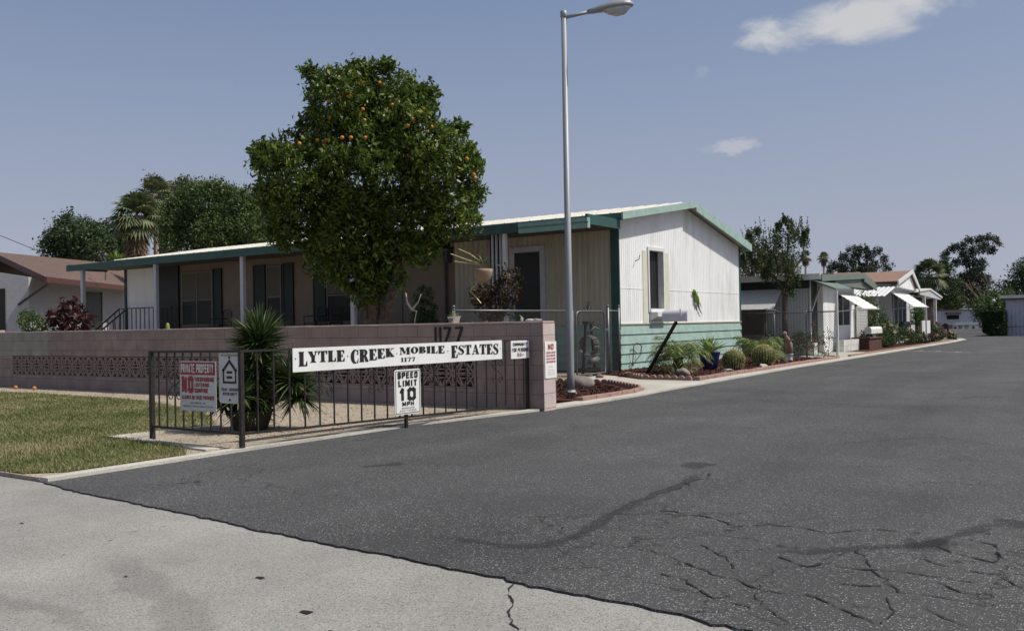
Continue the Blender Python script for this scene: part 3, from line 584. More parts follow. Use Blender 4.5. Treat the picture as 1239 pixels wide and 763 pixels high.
scene.view_settings.view_transform='Standard'; scene.view_settings.look='None'; scene.view_settings.gamma=1; scene.view_settings.exposure=0
scene.render.engine='CYCLES'

# ---------------------------------------------------------------- ground
def sheet(name,xs,ys,z,m,parent=None):
    mb=MB(); nx=len(xs)
    for y in ys:
        for x in xs: mb.v.append((x,y,z+gz(y)))
    for j in range(len(ys)-1):
        for i in range(nx-1): a=j*nx+i; mb.f.append((a,a+1,a+nx+1,a+nx))
    return mb.build(name,m,parent)
struct(sheet('ground',[-700,-60,0,60,700],[-300,0,50,73.5,130,400,900],-.06,'base'),'dry open ground')
# asphalt road with ragged front edge, sitting on the street concrete
edge=[(-7.32, 3.97), (-6.74, 3.89), (-6.26, 3.84), (-5.48, 3.79), (-4.92, 3.74), (-4.32, 3.68), (-3.61, 3.64), (-3.28, 3.64), (-2.83, 3.58), (-2.42, 3.53), (-2.13, 3.54), (-1.79, 3.53), (-1.56, 3.51), (-1.21, 3.46), (-0.21, 3.45), (1.5, 3.43), (4, 3.46), (9, 3.2), (26, 3.2)]
_a=[0.]
def _w():
    _a[0]=_a[0]*.86+rng.normal()*.006; return _a[0]
fine=[]
for i in range(len(edge)-1):
    k=max(1,int((edge[i+1][0]-edge[i][0])/.045)) if edge[i+1][0]<5 else 4
    for j in range(k):
        t=j/k; fine.append((edge[i][0]*(1-t)+edge[i+1][0]*t, edge[i][1]*(1-t)+edge[i+1][1]*t-.006+rng.normal()*.007+_w()))
fine.append(edge[-1])
kerb=[(-7.30,3.97),(-7.29,5.95),(-7.22,8.43),(-7.0,9.6),(-6.80,10.64),(-6.68,12.2),(-6.67,13.6),(-6.74,14.6),(-6.93,22.3),(-6.92,37.5),(-6.95,47),(-7.2,52),(-8.0,56.5),(-9.6,60.5),(-12.5,64),(-18,66),(-60,67)]
mb=MB(); rp=[(x,y) for x,y in fine]+[(26,73)]+[(-7.45,73)]
# near road (flat part) as strips between kerb line and far right
ys=[3.97]+[p[1] for p in kerb[1:]]
def kx(y):
    for a,b in zip(kerb,kerb[1:]):
        if a[1]<=y<=b[1] or b[1]<=y<=a[1]:
            t=0 if b[1]==a[1] else (y-a[1])/(b[1]-a[1]); return a[0]*(1-t)+b[0]*t
    return kerb[-1][0]
n=len(fine)
for x,y in fine: mb.v.append((x,y,.0))
for x,y in fine: mb.v.append((x,y+.004,-.02 if x>-7.2 else -.01))
for x,y in fine: mb.v.append((x,4.3+(x+7.3)*.02,.0))
for i in range(n-1):
    mb.f.append((i,i+1,2*n+i+1,2*n+i)); mb.f.append((n+i,n+i+1,i+1,i))
row=[4.3]+[y for y in (5.95,8.43,9.6,10.64,12.2,13.6,14.6,18,22.3,30,37.5,47,50,52,56.5,60.5,64,66,67)]
o=len(mb.v)
for y in row:
    yy=y; mb.v.append((kx(max(y,3.97)),yy,gz(yy))); mb.v.append((26,yy if y>4.3 else 4.3+33.3*.02,gz(yy)))
for i in range(len(row)-1): a=o+2*i; mb.f.append((a,a+1,a+3,a+2))
# close the tiny wedge
o=len(mb.v); mb.v+=[(-60,67,gz(67)),(26,67,gz(67)),(26,73.5,gz(73.5)),(-60,73.5,gz(73.5)),(26,135,gz(130)),(-60,135,gz(130))]
mb.f+=[(o,o+1,o+2,o+3),(o+3,o+2,o+4,o+5)]
road=mb.build('road','asphalt'); struct(road,'asphalt entrance road with cracks')
conc=poly('street_apron',[(-60,-14),(40,-14),(40,4.6),(-7.2,4.6),(-7.35,3.98),(-60,3.98)],-.012,'concrete'); struct(conc,'concrete street gutter and sidewalk')
# kerb strip
def ribbon(name,pts,w,z,m,h=.05,parent=None):
    mb=MB(); n=len(pts)
    for i,p in enumerate(pts):
        a=pts[max(i-1,0)]; b=pts[min(i+1,n-1)]; dx,dy=b[0]-a[0],b[1]-a[1]; l=math.hypot(dx,dy); nx,ny=-dy/l,dx/l
        for q,zq in ((0,z-h),(0,z),(w,z),(w,z-h)): mb.v.append((p[0]+nx*q,p[1]+ny*q,zq+gz(p[1])))
    for i in range(n-1):
        for k in range(3): a=4*i+k; mb.f.append((a,a+4,a+5,a+1))
    mb.f.append((0,1,2,3)); mb.f.append(tuple(4*(n-1)+k for k in (3,2,1,0)))
    o=mb.build(name,m,parent); bm=bmesh.new(); bm.from_mesh(o.data); bmesh.ops.recalc_face_normals(bm,faces=bm.faces[:]); bm.to_mesh(o.data); bm.free(); return o
struct(ribbon('kerb',[(kx(y)+.005,y) for y in (3.985,5.95,7.2,8.43,9.6,10.6)],.13,.028,'kerb'),'narrow concrete kerb beside the iron fence')
struct(ribbon('kerb',[(kx(y)+.005,y) for y in (10.9,12.2,13.6,14.6,18,22.3,27,30,37.5,47)]+[(-7.2,52),(-8,56.5),(-9.6,60.5),(-12.5,64),(-18,66),(-60,67)],.34,.026,'kerb'),'concrete gutter strip along the homes')
# lawn, dirt
bedpts=[(-34,3.99),(-7.44,3.99),(-7.42,5.95),(-7.36,8.4),(-7.14,9.6),(-6.95,10.6),(-6.95,10.8),(-34,10.8)]
struct(poly('dirt_bed',bedpts,.022,'dirt',thick=.09),'sandy dirt strip in front of the wall')
lawn=[(-34,4.02),(-7.75,4.02),(-7.50,4.25),(-7.47,5.42),(-7.85,5.68),(-9.5,5.88),(-9.35,6.4),(-9.45,7.3),(-11.2,8.35),(-13.7,9.2),(-18,9.45),(-34,9.5)]
lo=poly('lawn',lawn,.030,'turf'); struct(lo,'mown lawn soil')
struct(poly('path_edging',[(-9.55,5.88),(-7.50,5.66),(-7.47,5.80),(-9.4,6.02),(-9.22,7.22),(-9.36,7.24)],.04,'kerb',thick=.05),'thin concrete edging round the dirt bed')
struct(strip('shade_strip',[(-7.45,6.15),(-7.37,7.6),(-7.33,8.4),(-7.16,9.5),(-7.05,10.2)],.16,.0285,fademat('painted shade edge',(.045,.038,.03),.9),None,.25))  # dark band painted on the dirt for the shade along the fence foot
# back gardens
struct(sheet('garden_ground',[-60,-7.0],[10.9,50,66],-.03,'base'),'dry ground of the home plots')
struct(poly('walkway',[(-10.1,15.75),(-8.4,15.75),(-7.3,14.55),(-7.02,14.7),(-7.15,17.15),(-8.55,17.15),(-9.6,18.1),(-10.1,18.4)],.014,'path',thick=.05),'concrete walkway from the gate to the road')
def inpoly(x,y,p):
    c=False; j=len(p)-1
    for i in range(len(p)):
        if (p[i][1]>y)!=(p[j][1]>y) and x<(p[j][0]-p[i][0])*(y-p[i][1])/(p[j][1]-p[i][1])+p[i][0]: c=not c
        j=i
    return c
# grass blades
P=[];N=125000
xs=-34+26.6*rng.random(N*3)**.42; yy=4.0+5.5*rng.random(N*3)
P=[(x,y) for x,y in zip(xs,yy) if inpoly(x,y,lawn) or (inpoly(x+rng.normal()*.04,y+rng.normal()*.05,lawn))][:N]
P=np.array(P); nb=len(P); h=(.022+.018*rng.random(nb)); clump=np.sin(P[:,0]*2.3+1)*np.cos(P[:,1]*3.1)+np.sin(P[:,0]*.9-P[:,1]*1.7); h*=1+.2*clump
a=rng.random(nb)*6.28; wd=.0035+.0025*rng.random(nb)+(-P[:,0]-7)*.0006; lean=rng.normal(size=(nb,2))*.018
V=np.zeros((nb,3,3)); V[:,0,0]=P[:,0]-np.cos(a)*wd; V[:,0,1]=P[:,1]-np.sin(a)*wd; V[:,1,0]=P[:,0]+np.cos(a)*wd; V[:,1,1]=P[:,1]+np.sin(a)*wd
V[:,:2,2]=.029; V[:,2,0]=P[:,0]+lean[:,0]; V[:,2,1]=P[:,1]+lean[:,1]; V[:,2,2]=.03+h
me=bpy.data.meshes.new('grass'); me.vertices.add(3*nb); me.vertices.foreach_set('co',V.ravel()); me.loops.add(3*nb); me.loops.foreach_set('vertex_index',np.arange(3*nb)); me.polygons.add(nb)
me.polygons.foreach_set('loop_start',np.arange(nb)*3); me.polygons.foreach_set('loop_total',np.full(nb,3)); me.update(calc_edges=True)
# patchy turf colour comes from where dry tufts grow
m=bpy.data.materials.new('patchy grass'); gg=G(nodes(m)); out=gg.n('OutputMaterial'); p=gg.n('BsdfPrincipled'); tr=gg.n('BsdfTranslucent'); mx=gg.n('MixShader'); mx.inputs[0].default_value=.3
geo=gg.n('NewGeometry'); tcc=gg.n('TexCoord'); nz=gg.n('TexNoise'); nz.inputs['Scale'].default_value=.9; nz.inputs['Detail'].default_value=5; gg.l(tcc.outputs['Object'],nz.inputs['Vector'])
ad=gg.n('Math',operation='MULTIPLY_ADD'); gg.l(geo.outputs['Random Per Island'],ad.inputs[0]); ad.inputs[1].default_value=.35; gg.l(nz.outputs['Fac'],ad.inputs[2])
cr=gg.n('ValToRGB'); gg.l(ad.outputs[0],cr.inputs[0]); e=cr.color_ramp.elements; e[0].position=.42; e[0].color=(.12,.155,.05,1); e[1].position=.92; e[1].color=(.42,.36,.21,1); x=cr.color_ramp.elements.new(.68); x.color=(.215,.225,.09,1)
gg.l(cr.outputs[0],p.inputs['Base Color']); gg.l(cr.outputs[0],tr.inputs[0]); gg.l(p.outputs[0],mx.inputs[1]); gg.l(tr.outputs[0],mx.inputs[2]); gg.l(mx.outputs[0],out.inputs[0]); p.inputs['Roughness'].default_value=.7; p.inputs['Specular IOR Level'].default_value=.2
o=link('grass',me,m); tag(o,'short patchy green and straw coloured lawn grass by the street','grass',kind='stuff')
# gravel litter on the dirt strip
def litter(name,label,polyp,n,z,s0,s1,m,box):
    mb=MB(); k=0
    while k<n:
        x=rng.uniform(box[0],box[2]); y=rng.uniform(box[1],box[3])
        if not inpoly(x,y,polyp): continue
        s=rng.uniform(s0,s1); c=Vector((x,y,z+s*.2)); q=[c+Vector((rng.normal(),rng.normal(),rng.normal()*.5)).normalized()*s for _ in range(4)]
        mb.add(q,[(0,1,2),(0,3,1),(1,3,2),(2,3,0)]); k+=1
    return tag(mb.build(name,m),label,name.split('_')[0],kind='stuff')
dirtonly=[(-20,9.5),(-13.7,9.25),(-11.2,8.4),(-9.3,7.3),(-9.25,6.1),(-7.48,5.9),(-7.40,8.4),(-7.0,10.5),(-20,10.5)]
litter('gravel','loose tan gravel and soil crumbs along the block wall',dirtonly,5000,.022,.006,.017,'dirt',(-20,5.8,-6.9,10.6))
# road marks, cracks, stains
for pts,wd in [([(-3.5, 3.83), (-3.4, 4.01), (-3.17, 4.08), (-2.87, 4.07), (-2.66, 4.18), (-2.64, 4.44), (-2.65, 4.66), (-2.71, 4.96), (-2.76, 5.31), (-2.77, 5.79), (-2.79, 6.19), (-2.8, 6.36), (-2.84, 6.74), (-2.89, 7.09)], 0.13), ([(-1.71, 4.51), (-1.54, 4.67), (-1.38, 4.79), (-1.12, 5.04), (-0.92, 5.2), (-0.85, 5.45), (-0.72, 5.8), (-0.6, 6.04)], 0.13), ([(-1.07, 5.16), (-0.92, 5.2), (-0.84, 5.4)], 0.3), ([(-5.53, 5.72), (-5.32, 6.12)], 0.22), ([(-3.06, 6.95), (-3.01, 7.33)], 0.3), ([(-0.64, 5.84), (-0.56, 6.12)], 0.3)]:
    strip('sealed_crack',pts,wd,.004,'seam',road,.25)
def rcrack(pts,wd,m='seam'): return strip('crack',pts,wd,.0045,m,road,.5)
M['crk']=mat('open crack',(.016,.015,.014),.95,.3)
random.seed(3)
def wander(a,b,n,j):
    out=[]; ph=0
    for i in range(n+1):
        t=i/n; ph+=random.gauss(0,j); ph*=.8; out.append((a[0]*(1-t)+b[0]*t-(b[1]-a[1])*ph,a[1]*(1-t)+b[1]*t+(b[0]-a[0])*ph))
    return out
def jag(pts,j):
    out=[]
    for a,b in zip(pts,pts[1:]):
        L=math.hypot(b[0]-a[0],b[1]-a[1]); n=max(2,int(L/.045)); q=wander(a,b,n,j)
        e=(b[0]-q[-1][0],b[1]-q[-1][1]); out+=[(p[0]+e[0]*k/n,p[1]+e[1]*k/n) for k,p in enumerate(q)][:-1]
    return out+[pts[-1]]
for c_ in [[(-1.95, 4.61), (-1.74, 4.44), (-1.63, 4.25)], [(-1.86, 4.24), (-1.68, 4.1), (-1.56, 4.09), (-1.43, 3.99), (-1.3, 3.97)], [(-1.39, 3.94), (-1.23, 3.66), (-1.11, 3.56)], [(-1.21, 4.01), (-1.04, 3.89), (-0.87, 3.76)], [(-1.21, 4.89), (-1.04, 4.55), (-0.88, 4.24), (-0.73, 4.26), (-0.53, 4.22)], [(-0.91, 4.13), (-0.84, 3.95), (-0.85, 3.77)], [(-1.23, 4.53), (-1.1, 4.52), (-0.95, 4.59), (-0.8, 4.58), (-0.62, 4.57)], [(-0.94, 4.91), (-0.74, 4.77), (-0.55, 4.76), (-0.43, 4.58)], [(-0.91, 5.21), (-0.75, 5.06), (-0.59, 4.98), (-0.57, 5.12), (-0.63, 5.37), (-0.77, 5.44)], [(-1.89, 3.98), (-1.75, 3.94), (-1.6, 3.82)], [(-0.76, 4.09), (-0.65, 3.97), (-0.55, 3.9)], [(-2.53, 5.35), (-2.26, 5.3), (-1.9, 5.13)], [(-1.88, 5.26), (-1.67, 5.28), (-1.43, 5.22), (-1.25, 5.44), (-1.01, 5.46)], [(-1.51, 4.58), (-1.34, 4.46), (-1.26, 4.59)], [(-2.74, 5.94), (-2.71, 6.22), (-2.79, 6.87)], [(-1.63, 3.83), (-1.49, 3.72), (-1.35, 3.71)], [(-1.17, 4.25), (-1.05, 4.25), (-0.96, 4.3)], [(-0.63, 5.22), (-0.46, 4.97)], [(-0.77, 4.49), (-0.65, 4.38), (-0.52, 4.41)]]: ac_=abs((c_[-1][0]-c_[0][0])*RX+(c_[-1][1]-c_[0][1])*RY)/(math.hypot(c_[-1][0]-c_[0][0],c_[-1][1]-c_[0][1])+1e-6); strip('crack',jag(c_,.05),(.005+.0065*ac_)*random.uniform(.7,1.2),.0045,'crk',road,.6)
for c_ in [[(-5.83, 12.43), (-4.88, 12.34)], [(-5.03, 13.35), (-3.77, 13.27), (-2.59, 12.67), (-1.14, 12.63)], [(-2.65, 17.84), (-1.56, 17.48)], [(-2.45, 8.87), (-1.66, 9.91), (-0.85, 9.36)]]: strip('long_crack',jag(c_,.006),.03,.0045,'seam',road,.4)
strip('crack',wander((-2.42,3.52),(-1.72,2.55),30,.010),.007,-.008,'crk',conc,.6)
strip('crack',wander((-1.72,2.55),(-1.5,1.9),16,.012),.006,-.008,'crk',conc,.6)
for a,b in [((-6.9,2.5),(-3.2,2.05))]: strip('tyre_mark',wander(a,b,10,.02),.16,-.008,'tyremark',conc,.2)
strip('tyre_mark',wander((-4.9,2.95),(-1.3,1.7),12,.02),.30,-.008,'tyremark',conc,.2)
for x,y,s in [(-2.95,2.72,.028),(-2.72,2.54,.03),(-2.68,2.60,.012),(-2.5,2.33,.022),(-3.55,2.98,.024),(-5.9,3.05,.016),(-1.75,2.72,.012),(-5.2,2.35,.02),(-4.15,2.65,.012),(-1.5,2.2,.016),(-6.6,2.6,.016),(-3.3,2.2,.012)]:
    strip('gum_spot',[(x-s,y),(x,y+.004),(x+s,y+.002)],s*1.1,-.0075,'crk',conc,.2,False)
for a_,b_ in [[(-6.17, 3.06), (-6.18, 3.1)], [(-5.69, 2.91), (-5.72, 2.96)], [(-4.85, 2.71), (-4.86, 2.76)], [(-4.94, 3.03), (-4.96, 3.11)], [(-5.0, 3.39), (-5.01, 3.52)], [(-5.07, 3.2), (-5.0, 3.34)]]: strip('joint_dash',[a_,b_],.012,-.008,'stain',conc,.5)
# worn parking stripe with ticks
st=MB()
strip('painted_stripe',[(-6.85,34.95),(-4.46,33.2)],.10,.004,'paint',road,.1,False)
for x,y in [(-6.35,34.58),(-5.72,34.12),(-5.0,33.6)]: strip('painted_tick',[(x,y),(x+.1,y+.55)],.10,.0045,'paint',road,.1,False)

# ---------------------------------------------------------------- block wall
WY=10.64; WB=10.94; WT=1.24
wall=empty('block_wall',(-14,10.8,0),'long pink painted block wall with a band of pierced breeze blocks, behind the iron fence','wall')
mb=MB(); mb.box(-7.94,WY,0,-6.75,WB,WT-.03); mb.box(-19.4,WY,.71,-7.94,WB,WT-.03); mb.box(-24.6,WY,0,-20.9,WB,.71)
mb.box(-26,WY,0,-24.6,WB,.28); mb.box(-20.9,WY,0,-7.94,WB,.285); mb.box(-20.9,WY+.14,.285,-7.94,WB,.71)
mb.build('wall_body','block',wall,bevel=.008)
B(-26,WY,.71,-19.4,WB,WT-.03).build('pale_patch','blockgrey',wall)
B(-6.752,WY-.004,0,-6.742,WB+.004,WT-.031).build('end_face','endlit',wall)
B(-26.0,WY-.006,WT-.03,-6.742,WB+.006,WT).build('cap','cap',wall,bevel=.012)
def breeze(x0,z0,flip):
    mb=MB(); W=.403; H=.20; y=WY+.004; yb=WY+.11; t=.024
    def b(a,c,w=t):
        (ax,az),(cx,cz)=a,c
        if flip: az,cz=H-az,H-cz
        p=Vector((x0+ax,(y+yb)/2,z0+az)); q=Vector((x0+cx,(y+yb)/2,z0+cz)); d=(q-p).normalized(); s=Vector((d.z,0,-d.x))*w/2; e=Vector((0,(yb-y)/2,0))
        mb.prism([p-s-e,p+s-e,p+s+e,p-s+e],q-p)
    mb.box(x0,y,z0,x0+.014,yb,z0+H); mb.box(x0+W-.014,y,z0,x0+W,yb,z0+H); mb.box(x0+.014,y,z0,x0+W-.014,yb,z0+.016); mb.box(x0+.014,y,z0+H-.016,x0+W-.014,yb,z0+H)
    c=W/2; b((c,H-.01),(c-.10,.01)); b((c,H-.01),(c+.10,.01)); b((c-.02,H-.01),(.012,.012)); b((c+.02,H-.01),(W-.012,.012))
    b((.02,H-.02),(.09,.05),.018); b((W-.02,H-.02),(W-.09,.05),.018); b((c-.06,.06),(c+.06,.06),.018)
    return mb
b1=breeze(0,0,False).build('breeze_block','block',wall); b2=breeze(0,0,True).build('breeze_block','block',wall)
for k in range(32):
    for j,src in ((0,b2),(1,b1)):
        o=src if k==0 else src.copy()
        if k: C.objects.link(o); o.parent=wall
        o.matrix_parent_inverse=Matrix.Translation(-wall.location); o.location=(-20.898+k*.405,0,.29+j*.208)
# 1177 numerals
def num(ch,x):
    b=Board((x,WY-.004,.968),(1,0,0),(0,-1,0)); m=MB()
    if ch=='1': m.prism([b.P(0,.0,0),b.P(.034,.0,0),b.P(.034,.215,0),b.P(0,.215,0)],(0,-.012,0))
    else:
        m.prism([b.P(0,.182,0),b.P(.14,.182,0),b.P(.14,.215,0),b.P(0,.215,0)],(0,-.012,0)); m.prism([b.P(.10,.183,0.001),b.P(.14,.183,.001),b.P(.062,0,.001),b.P(.022,0,.001)],(0,-.0125,0))
    return m.build('house_number','black',wall)
for ch,x in (('1',-8.66),('1',-8.57),('7',-8.49),('7',-8.27)): num(ch,x)

# ---------------------------------------------------------------- iron fence
fence=empty('iron_fence',(-7.34,5.97,0),'low black wrought iron fence with scrolls wrapping the corner bed at the entrance','fence')
A=Vector((-7.34,5.97,0)); E=Vector((-6.98,10.60,0)); Lf=Vector((-8.90,6.03,0))
def onl(p,q,t): return p+(q-p)*t
du=(E-A).normalized(); dn=Vector((du.y,-du.x,0)); LL=(E-A).length
zt=lambda s:.985; zb=lambda s:.165-.075*s/LL
MB().bar((A.x,A.y,.985),(E.x,E.y,.985),.03,.022).build('top_rail','iron',fence); MB().bar((A.x,A.y,.165),(E.x,E.y,.09),.03,.022).build('bottom_rail','iron',fence)
MB().bar((A.x,A.y,.985),(Lf.x,Lf.y,.975),.03,.022).build('top_rail','iron',fence); MB().bar((A.x,A.y,.165),(Lf.x,Lf.y,.165),.03,.022).build('bottom_rail','iron',fence)
for p,h,r in ((A,1.0,.042),(Lf,.985,.045),(E-du*.02,.99,.04)):
    MB().box(p.x-r/2,p.y-r/2,-.03,p.x+r/2,p.y+r/2,h).build('post','iron',fence)
sp=A+du*(8.17-5.97)
MB().box(sp.x-.017,sp.y+.06,-.02,sp.x+.017,sp.y+.094,.5).build('post','iron',fence)
s=.19
while s<LL-.05:
    p=A+du*s; MB().bar((p.x,p.y,zb(s)),(p.x,p.y,.985),.014,.014,(1,0,0)).build('picket','iron',fence); s+=.198
for x in (-8.74,-8.60,-8.46,-8.32,-8.17,-8.02,-7.87,-7.71,-7.55):
    MB().bar((x,6.01,.165),(x,6.01,.98),.014,.014,(1,0,0)).build('picket','iron',fence)
def scroll(c,u,hh=.32,ww=.11):
    mb=MB()
    for sg in (-1,1):
        for sv in (-1,1):
            pts=[]
            for k in range(20):
                t=k/19
                if t<.45: x=ww*(.15+.85*math.sin(t/.45*math.pi/2)); y=hh*.5*(t/.45)*.62
                else:
                    a=(t-.45)/.55*2*math.pi*1.05; r=ww*.42*(1-.62*(t-.45)/.55); x=ww-ww*.42+r*math.cos(a); y=hh*.31+r*math.sin(a)*1.2
                pts.append(Vector(c)+u*x*sg+Vector((0,0,y*sv)))
            mb.tube(pts,.0055,5)
    return mb
for s_,z in ((1.05,.62),(1.80,.60),(2.75,.62),(3.98,.58)):
    p=A+du*s_+dn*.0; scroll((p.x,p.y,z),du).build('scroll','iron',fence,True)
scroll((-8.46,6.005,.62),Vector((1,0,0))).build('scroll','iron',fence,True)

# signs on the fence
def plate(name,label,o,u,n,w,h,m,t=.006,parent=None,off=.022,r=0,cat='sign'):
    o=Vector(o); u=Vector(u).normalized(); n=Vector(n).normalized(); e=empty(name,tuple(o+u*w/2),label,cat)
    mb=MB(); c=o+n*off; pts=[]
    if r:
        for cx,cy,a0 in ((w-r,r,-90),(w-r,h-r,0),(r,h-r,90),(r,r,180)):
            for k in range(5): a=R(a0+22.5*k); pts.append(c+u*(cx+r*math.cos(a))+Vector((0,0,cy+r*math.sin(a))))
    else: pts=[c,c+u*w,c+u*w+Vector((0,0,h)),c+Vector((0,0,h))]
    mb.prism(pts,n*t); mb.build('panel',m,e)
    return e,Board(c+n*t,u,n)
dn3=Vector((dn.x,dn.y,0))
def sA(y): return A+du*((y-5.97)/du.y)
p=sA(6.58); w_=3.44
e,b=plate('estate_sign','long white banner sign with black serif lettering across the iron fence',(p.x,p.y,.745),du,dn3,w_,.25,'signw')
W=w_
# sign drops a little towards its far end, as hung
T=.211
serif(b,'LYTLE',.075,.705,T,[.152,.118,.118,.120,.124])
serif(b,'CREEK',.79,1.455,T-.003,[.150,.140,.127,.113,.100])
serif(b,'MOBILE',1.54,2.315,T-.0,[.083,.076,.078,.083,.088,.094])
serif(b,'ESTATES',2.435,3.365,T-.004,[.155,.118,.120,.124,.128,.133,.140])
serif(b,'1177',1.56,1.80,.090,[.048]*4)
for q in (.035,.748,1.497,2.375,3.402): b.rect(q-.006,.135,q+.006,.147)
b.mb.build('lettering','signblk',e)
p=sA(8.02)
e,b=plate('speed_limit_sign','white ten miles per hour speed limit sign hung on the fence below the banner',(p.x,p.y,.165),du,dn3,.43,.53,'signw',r=.03,off=.03)
bb=b
for a_ in [(.015,.015,.021,.515),(.409,.015,.415,.515),(.015,.509,.415,.515),(.015,.015,.415,.021)]: bb.rect(*a_)
sans(bb,'SPEED',.05,.425,.38,.50,0.27); sans(bb,'LIMIT',.06,.33,.37,.405,0.27); sans(bb,'10',.085,.165,.345,.31,0.27); sans(bb,'MPH',.12,.10,.31,.15,0.27)
sans(bb,'MAXIMUM SPEED',.11,.068,.32,.085,0.15); sans(bb,'STRICTLY ENFORCED',.08,.038,.35,.055,0.15); bb.mb.build('lettering','signblk',e)
p=sA(10.20)
e,b=plate('community_sign','small white age fifty five plus community sign beside the pillar',(p.x,p.y,.735),du,dn3,.40,.245,'signw')
sans(b,'COMMUNITY',.04,.175,.36,.215,0.2); sans(b,'FOR PERSONS',.02,.095,.38,.145,0.15); sans(b,'55+',.13,.03,.28,.075,0.15); b.mb.build('lettering','signblk',e)
# left side signs
e,b=plate('private_property_sign','white and red private property no trespassing sign on the shaded fence side',(-8.35,6.02,.365),(1,.0,0),(0,-1,0),.59,.515,'signg')
B(-8.35+.012,6.02-.031,.365+.375,-8.35+.578,6.02-.029,.365+.505).build('header_band','signred',e)
b2=Board(b.o,b.u,b.n); sans(b2,'PRIVATE PROPERTY',.03,.395,.56,.487,0.2,d=.007); b2.mb.build('header_lettering','signw',e)
sans(b,'NO',.035,.185,.225,.36,.25); sans(b,'TRESPASSING',.25,.305,.56,.35,0.22); sans(b,'LOITERING',.25,.25,.48,.29,0.22); sans(b,'DUMPING',.25,.19,.46,.235,0.22); sans(b,'ALLOWED ON THESE PREMISES',.03,.12,.56,.16,0.22); b.mb.build('red_lettering','signred',e)
b3=Board(b.o,b.u,b.n); sans(b3,'VIOLATORS WILL BE',.17,.075,.42,.09,0.15); sans(b3,'PROSECUTED TO THE FULL EXTENT OF THE LAW',.05,.04,.54,.055,0.15); b3.mb.build('lettering','signblk',e)
e,b=plate('equal_housing_sign','white equal housing opportunity sign with black house symbol beside the corner post',(-7.71,6.02,.46),(1,.0,0),(0,-1,0),.335,.52,'signg',r=.035)
H=lambda q,d=.004:b.shape(q,0,0,1,1,d)
H([(.05,.33),(.168,.445),(.168,.405),(.075,.315)]); H([(.168,.445),(.286,.33),(.261,.315),(.168,.405)]); H([(.065,.22),(.085,.22),(.085,.335),(.065,.335)]); H([(.251,.22),(.271,.22),(.271,.335),(.251,.335)])
H([(.065,.20),(.271,.20),(.271,.222),(.065,.222)]); H([(.05,.33),(.075,.315),(.085,.33),(.085,.345),(.062,.34)]); H([(.286,.33),(.261,.315),(.251,.33),(.251,.345)])
H([(.125,.30),(.212,.30),(.212,.325),(.125,.325)]); H([(.125,.25),(.212,.25),(.212,.275),(.125,.275)])
sans(b,'EQUAL HOUSING',.035,.125,.30,.155,0.15); sans(b,'OPPORTUNITY',.06,.08,.275,.11,0.15); sans(b,'WE DO BUSINESS',.04,.475,.295,.492,0.15)
for yy_ in (.035,.462): b.shape([(.168+.013*math.cos(R(k*30)),yy_+.013*math.sin(R(k*30))) for k in range(12)],0,0,1,1,.0045)
b.mb.build('lettering','signblk',e)
# sign on pillar
e,b=plate('parking_notice','small white notice with red lettering fixed on the sunlit end of the wall',(-6.742,10.66,.445),(0,1,0),(1,0,0),.30,.51,'signw',off=.003)
sans(b,'NO',.08,.40,.22,.475,0.2)
for i,t_ in enumerate(('BICYCLE RIDING','ROLLER SKATING','ROLLER BLADING','SKATEBOARDING')): sans(b,t_,.035,.345-.042*i,.265,.37-.042*i,0.2)
b.mb.build('red_lettering','signred',e)
b3=Board(b.o,b.u,b.n); sans(b3,'NOTICE',.10,.155,.20,.172,0.15)
for i in range(3): sans(b3,'OWNERS RISK',.06,.115-.03*i,.24,.128-.03*i,0.15)
b3.mb.build('lettering','siding2',e)

# ---------------------------------------------------------------- yucca in pot
yc=Vector((-8.62,7.14,0))
yu=empty('yucca_plant',tuple(yc),'spiky dark green yucca clump in a dark pot behind the iron fence corner','plant')
MB().lathe((yc.x,yc.y,.0),[(.15,0),(.19,.03),(.23,.14),(.25,.22),(.26,.23),(.26,.26),(.23,.26),(.22,.23)],24).build('pot','clay',yu,True)
hx0,hy0=yc.x+.12,yc.y+.05
t=MB(); t.tube([(yc.x,yc.y,.2),(yc.x+.06,yc.y+.02,.7),(hx0,hy0,1.1)],[.09,.08,.07],8); t.tube([(yc.x+.1,yc.y+.05,.25),(yc.x+.42,yc.y+.24,.45)],[.05,.04],6); t.tube([(yc.x+.05,yc.y-.1,.25),(yc.x+.20,yc.y-.22,.4)],[.05,.04],6); t.build('trunk','bark',yu,True)
mb=MB()
spears(mb,(hx0,hy0,1.08),300,.41,.042,R(-12),R(89),.0)
for z in np.linspace(.42,1.04,17): spears(mb,(yc.x+.03+.09*(z-.4)/.6,yc.y+.03,z),40,.40,.042,R(-30),R(50),.05)
spears(mb,(yc.x+.46,yc.y+.26,.60),190,.42,.042,R(-30),R(85),.03)
spears(mb,(yc.x+.50,yc.y+.30,.42),110,.38,.040,R(-50),R(40),.08)
spears(mb,(yc.x+.16,yc.y-.26,.44),120,.34,.042,R(-25),R(85),.04)
spears(mb,(yc.x-.20,yc.y-.08,.40),110,.38,.038,R(-40),R(65),.08)
spears(mb,(yc.x+.18,yc.y+.3,.48),100,.42,.038,R(-35),R(75),.06)
spears(mb,(yc.x+.1,yc.y-.0,.40),80,.38,.036,R(-45),R(30),.1)
spears(mb,(yc.x-.34,yc.y-.12,.34),130,.36,.038,R(-35),R(80),.08)
spears(mb,(yc.x,yc.y,.30),110,.40,.036,R(-35),R(25),.12)
mb.build('leaves','yucca',yu)

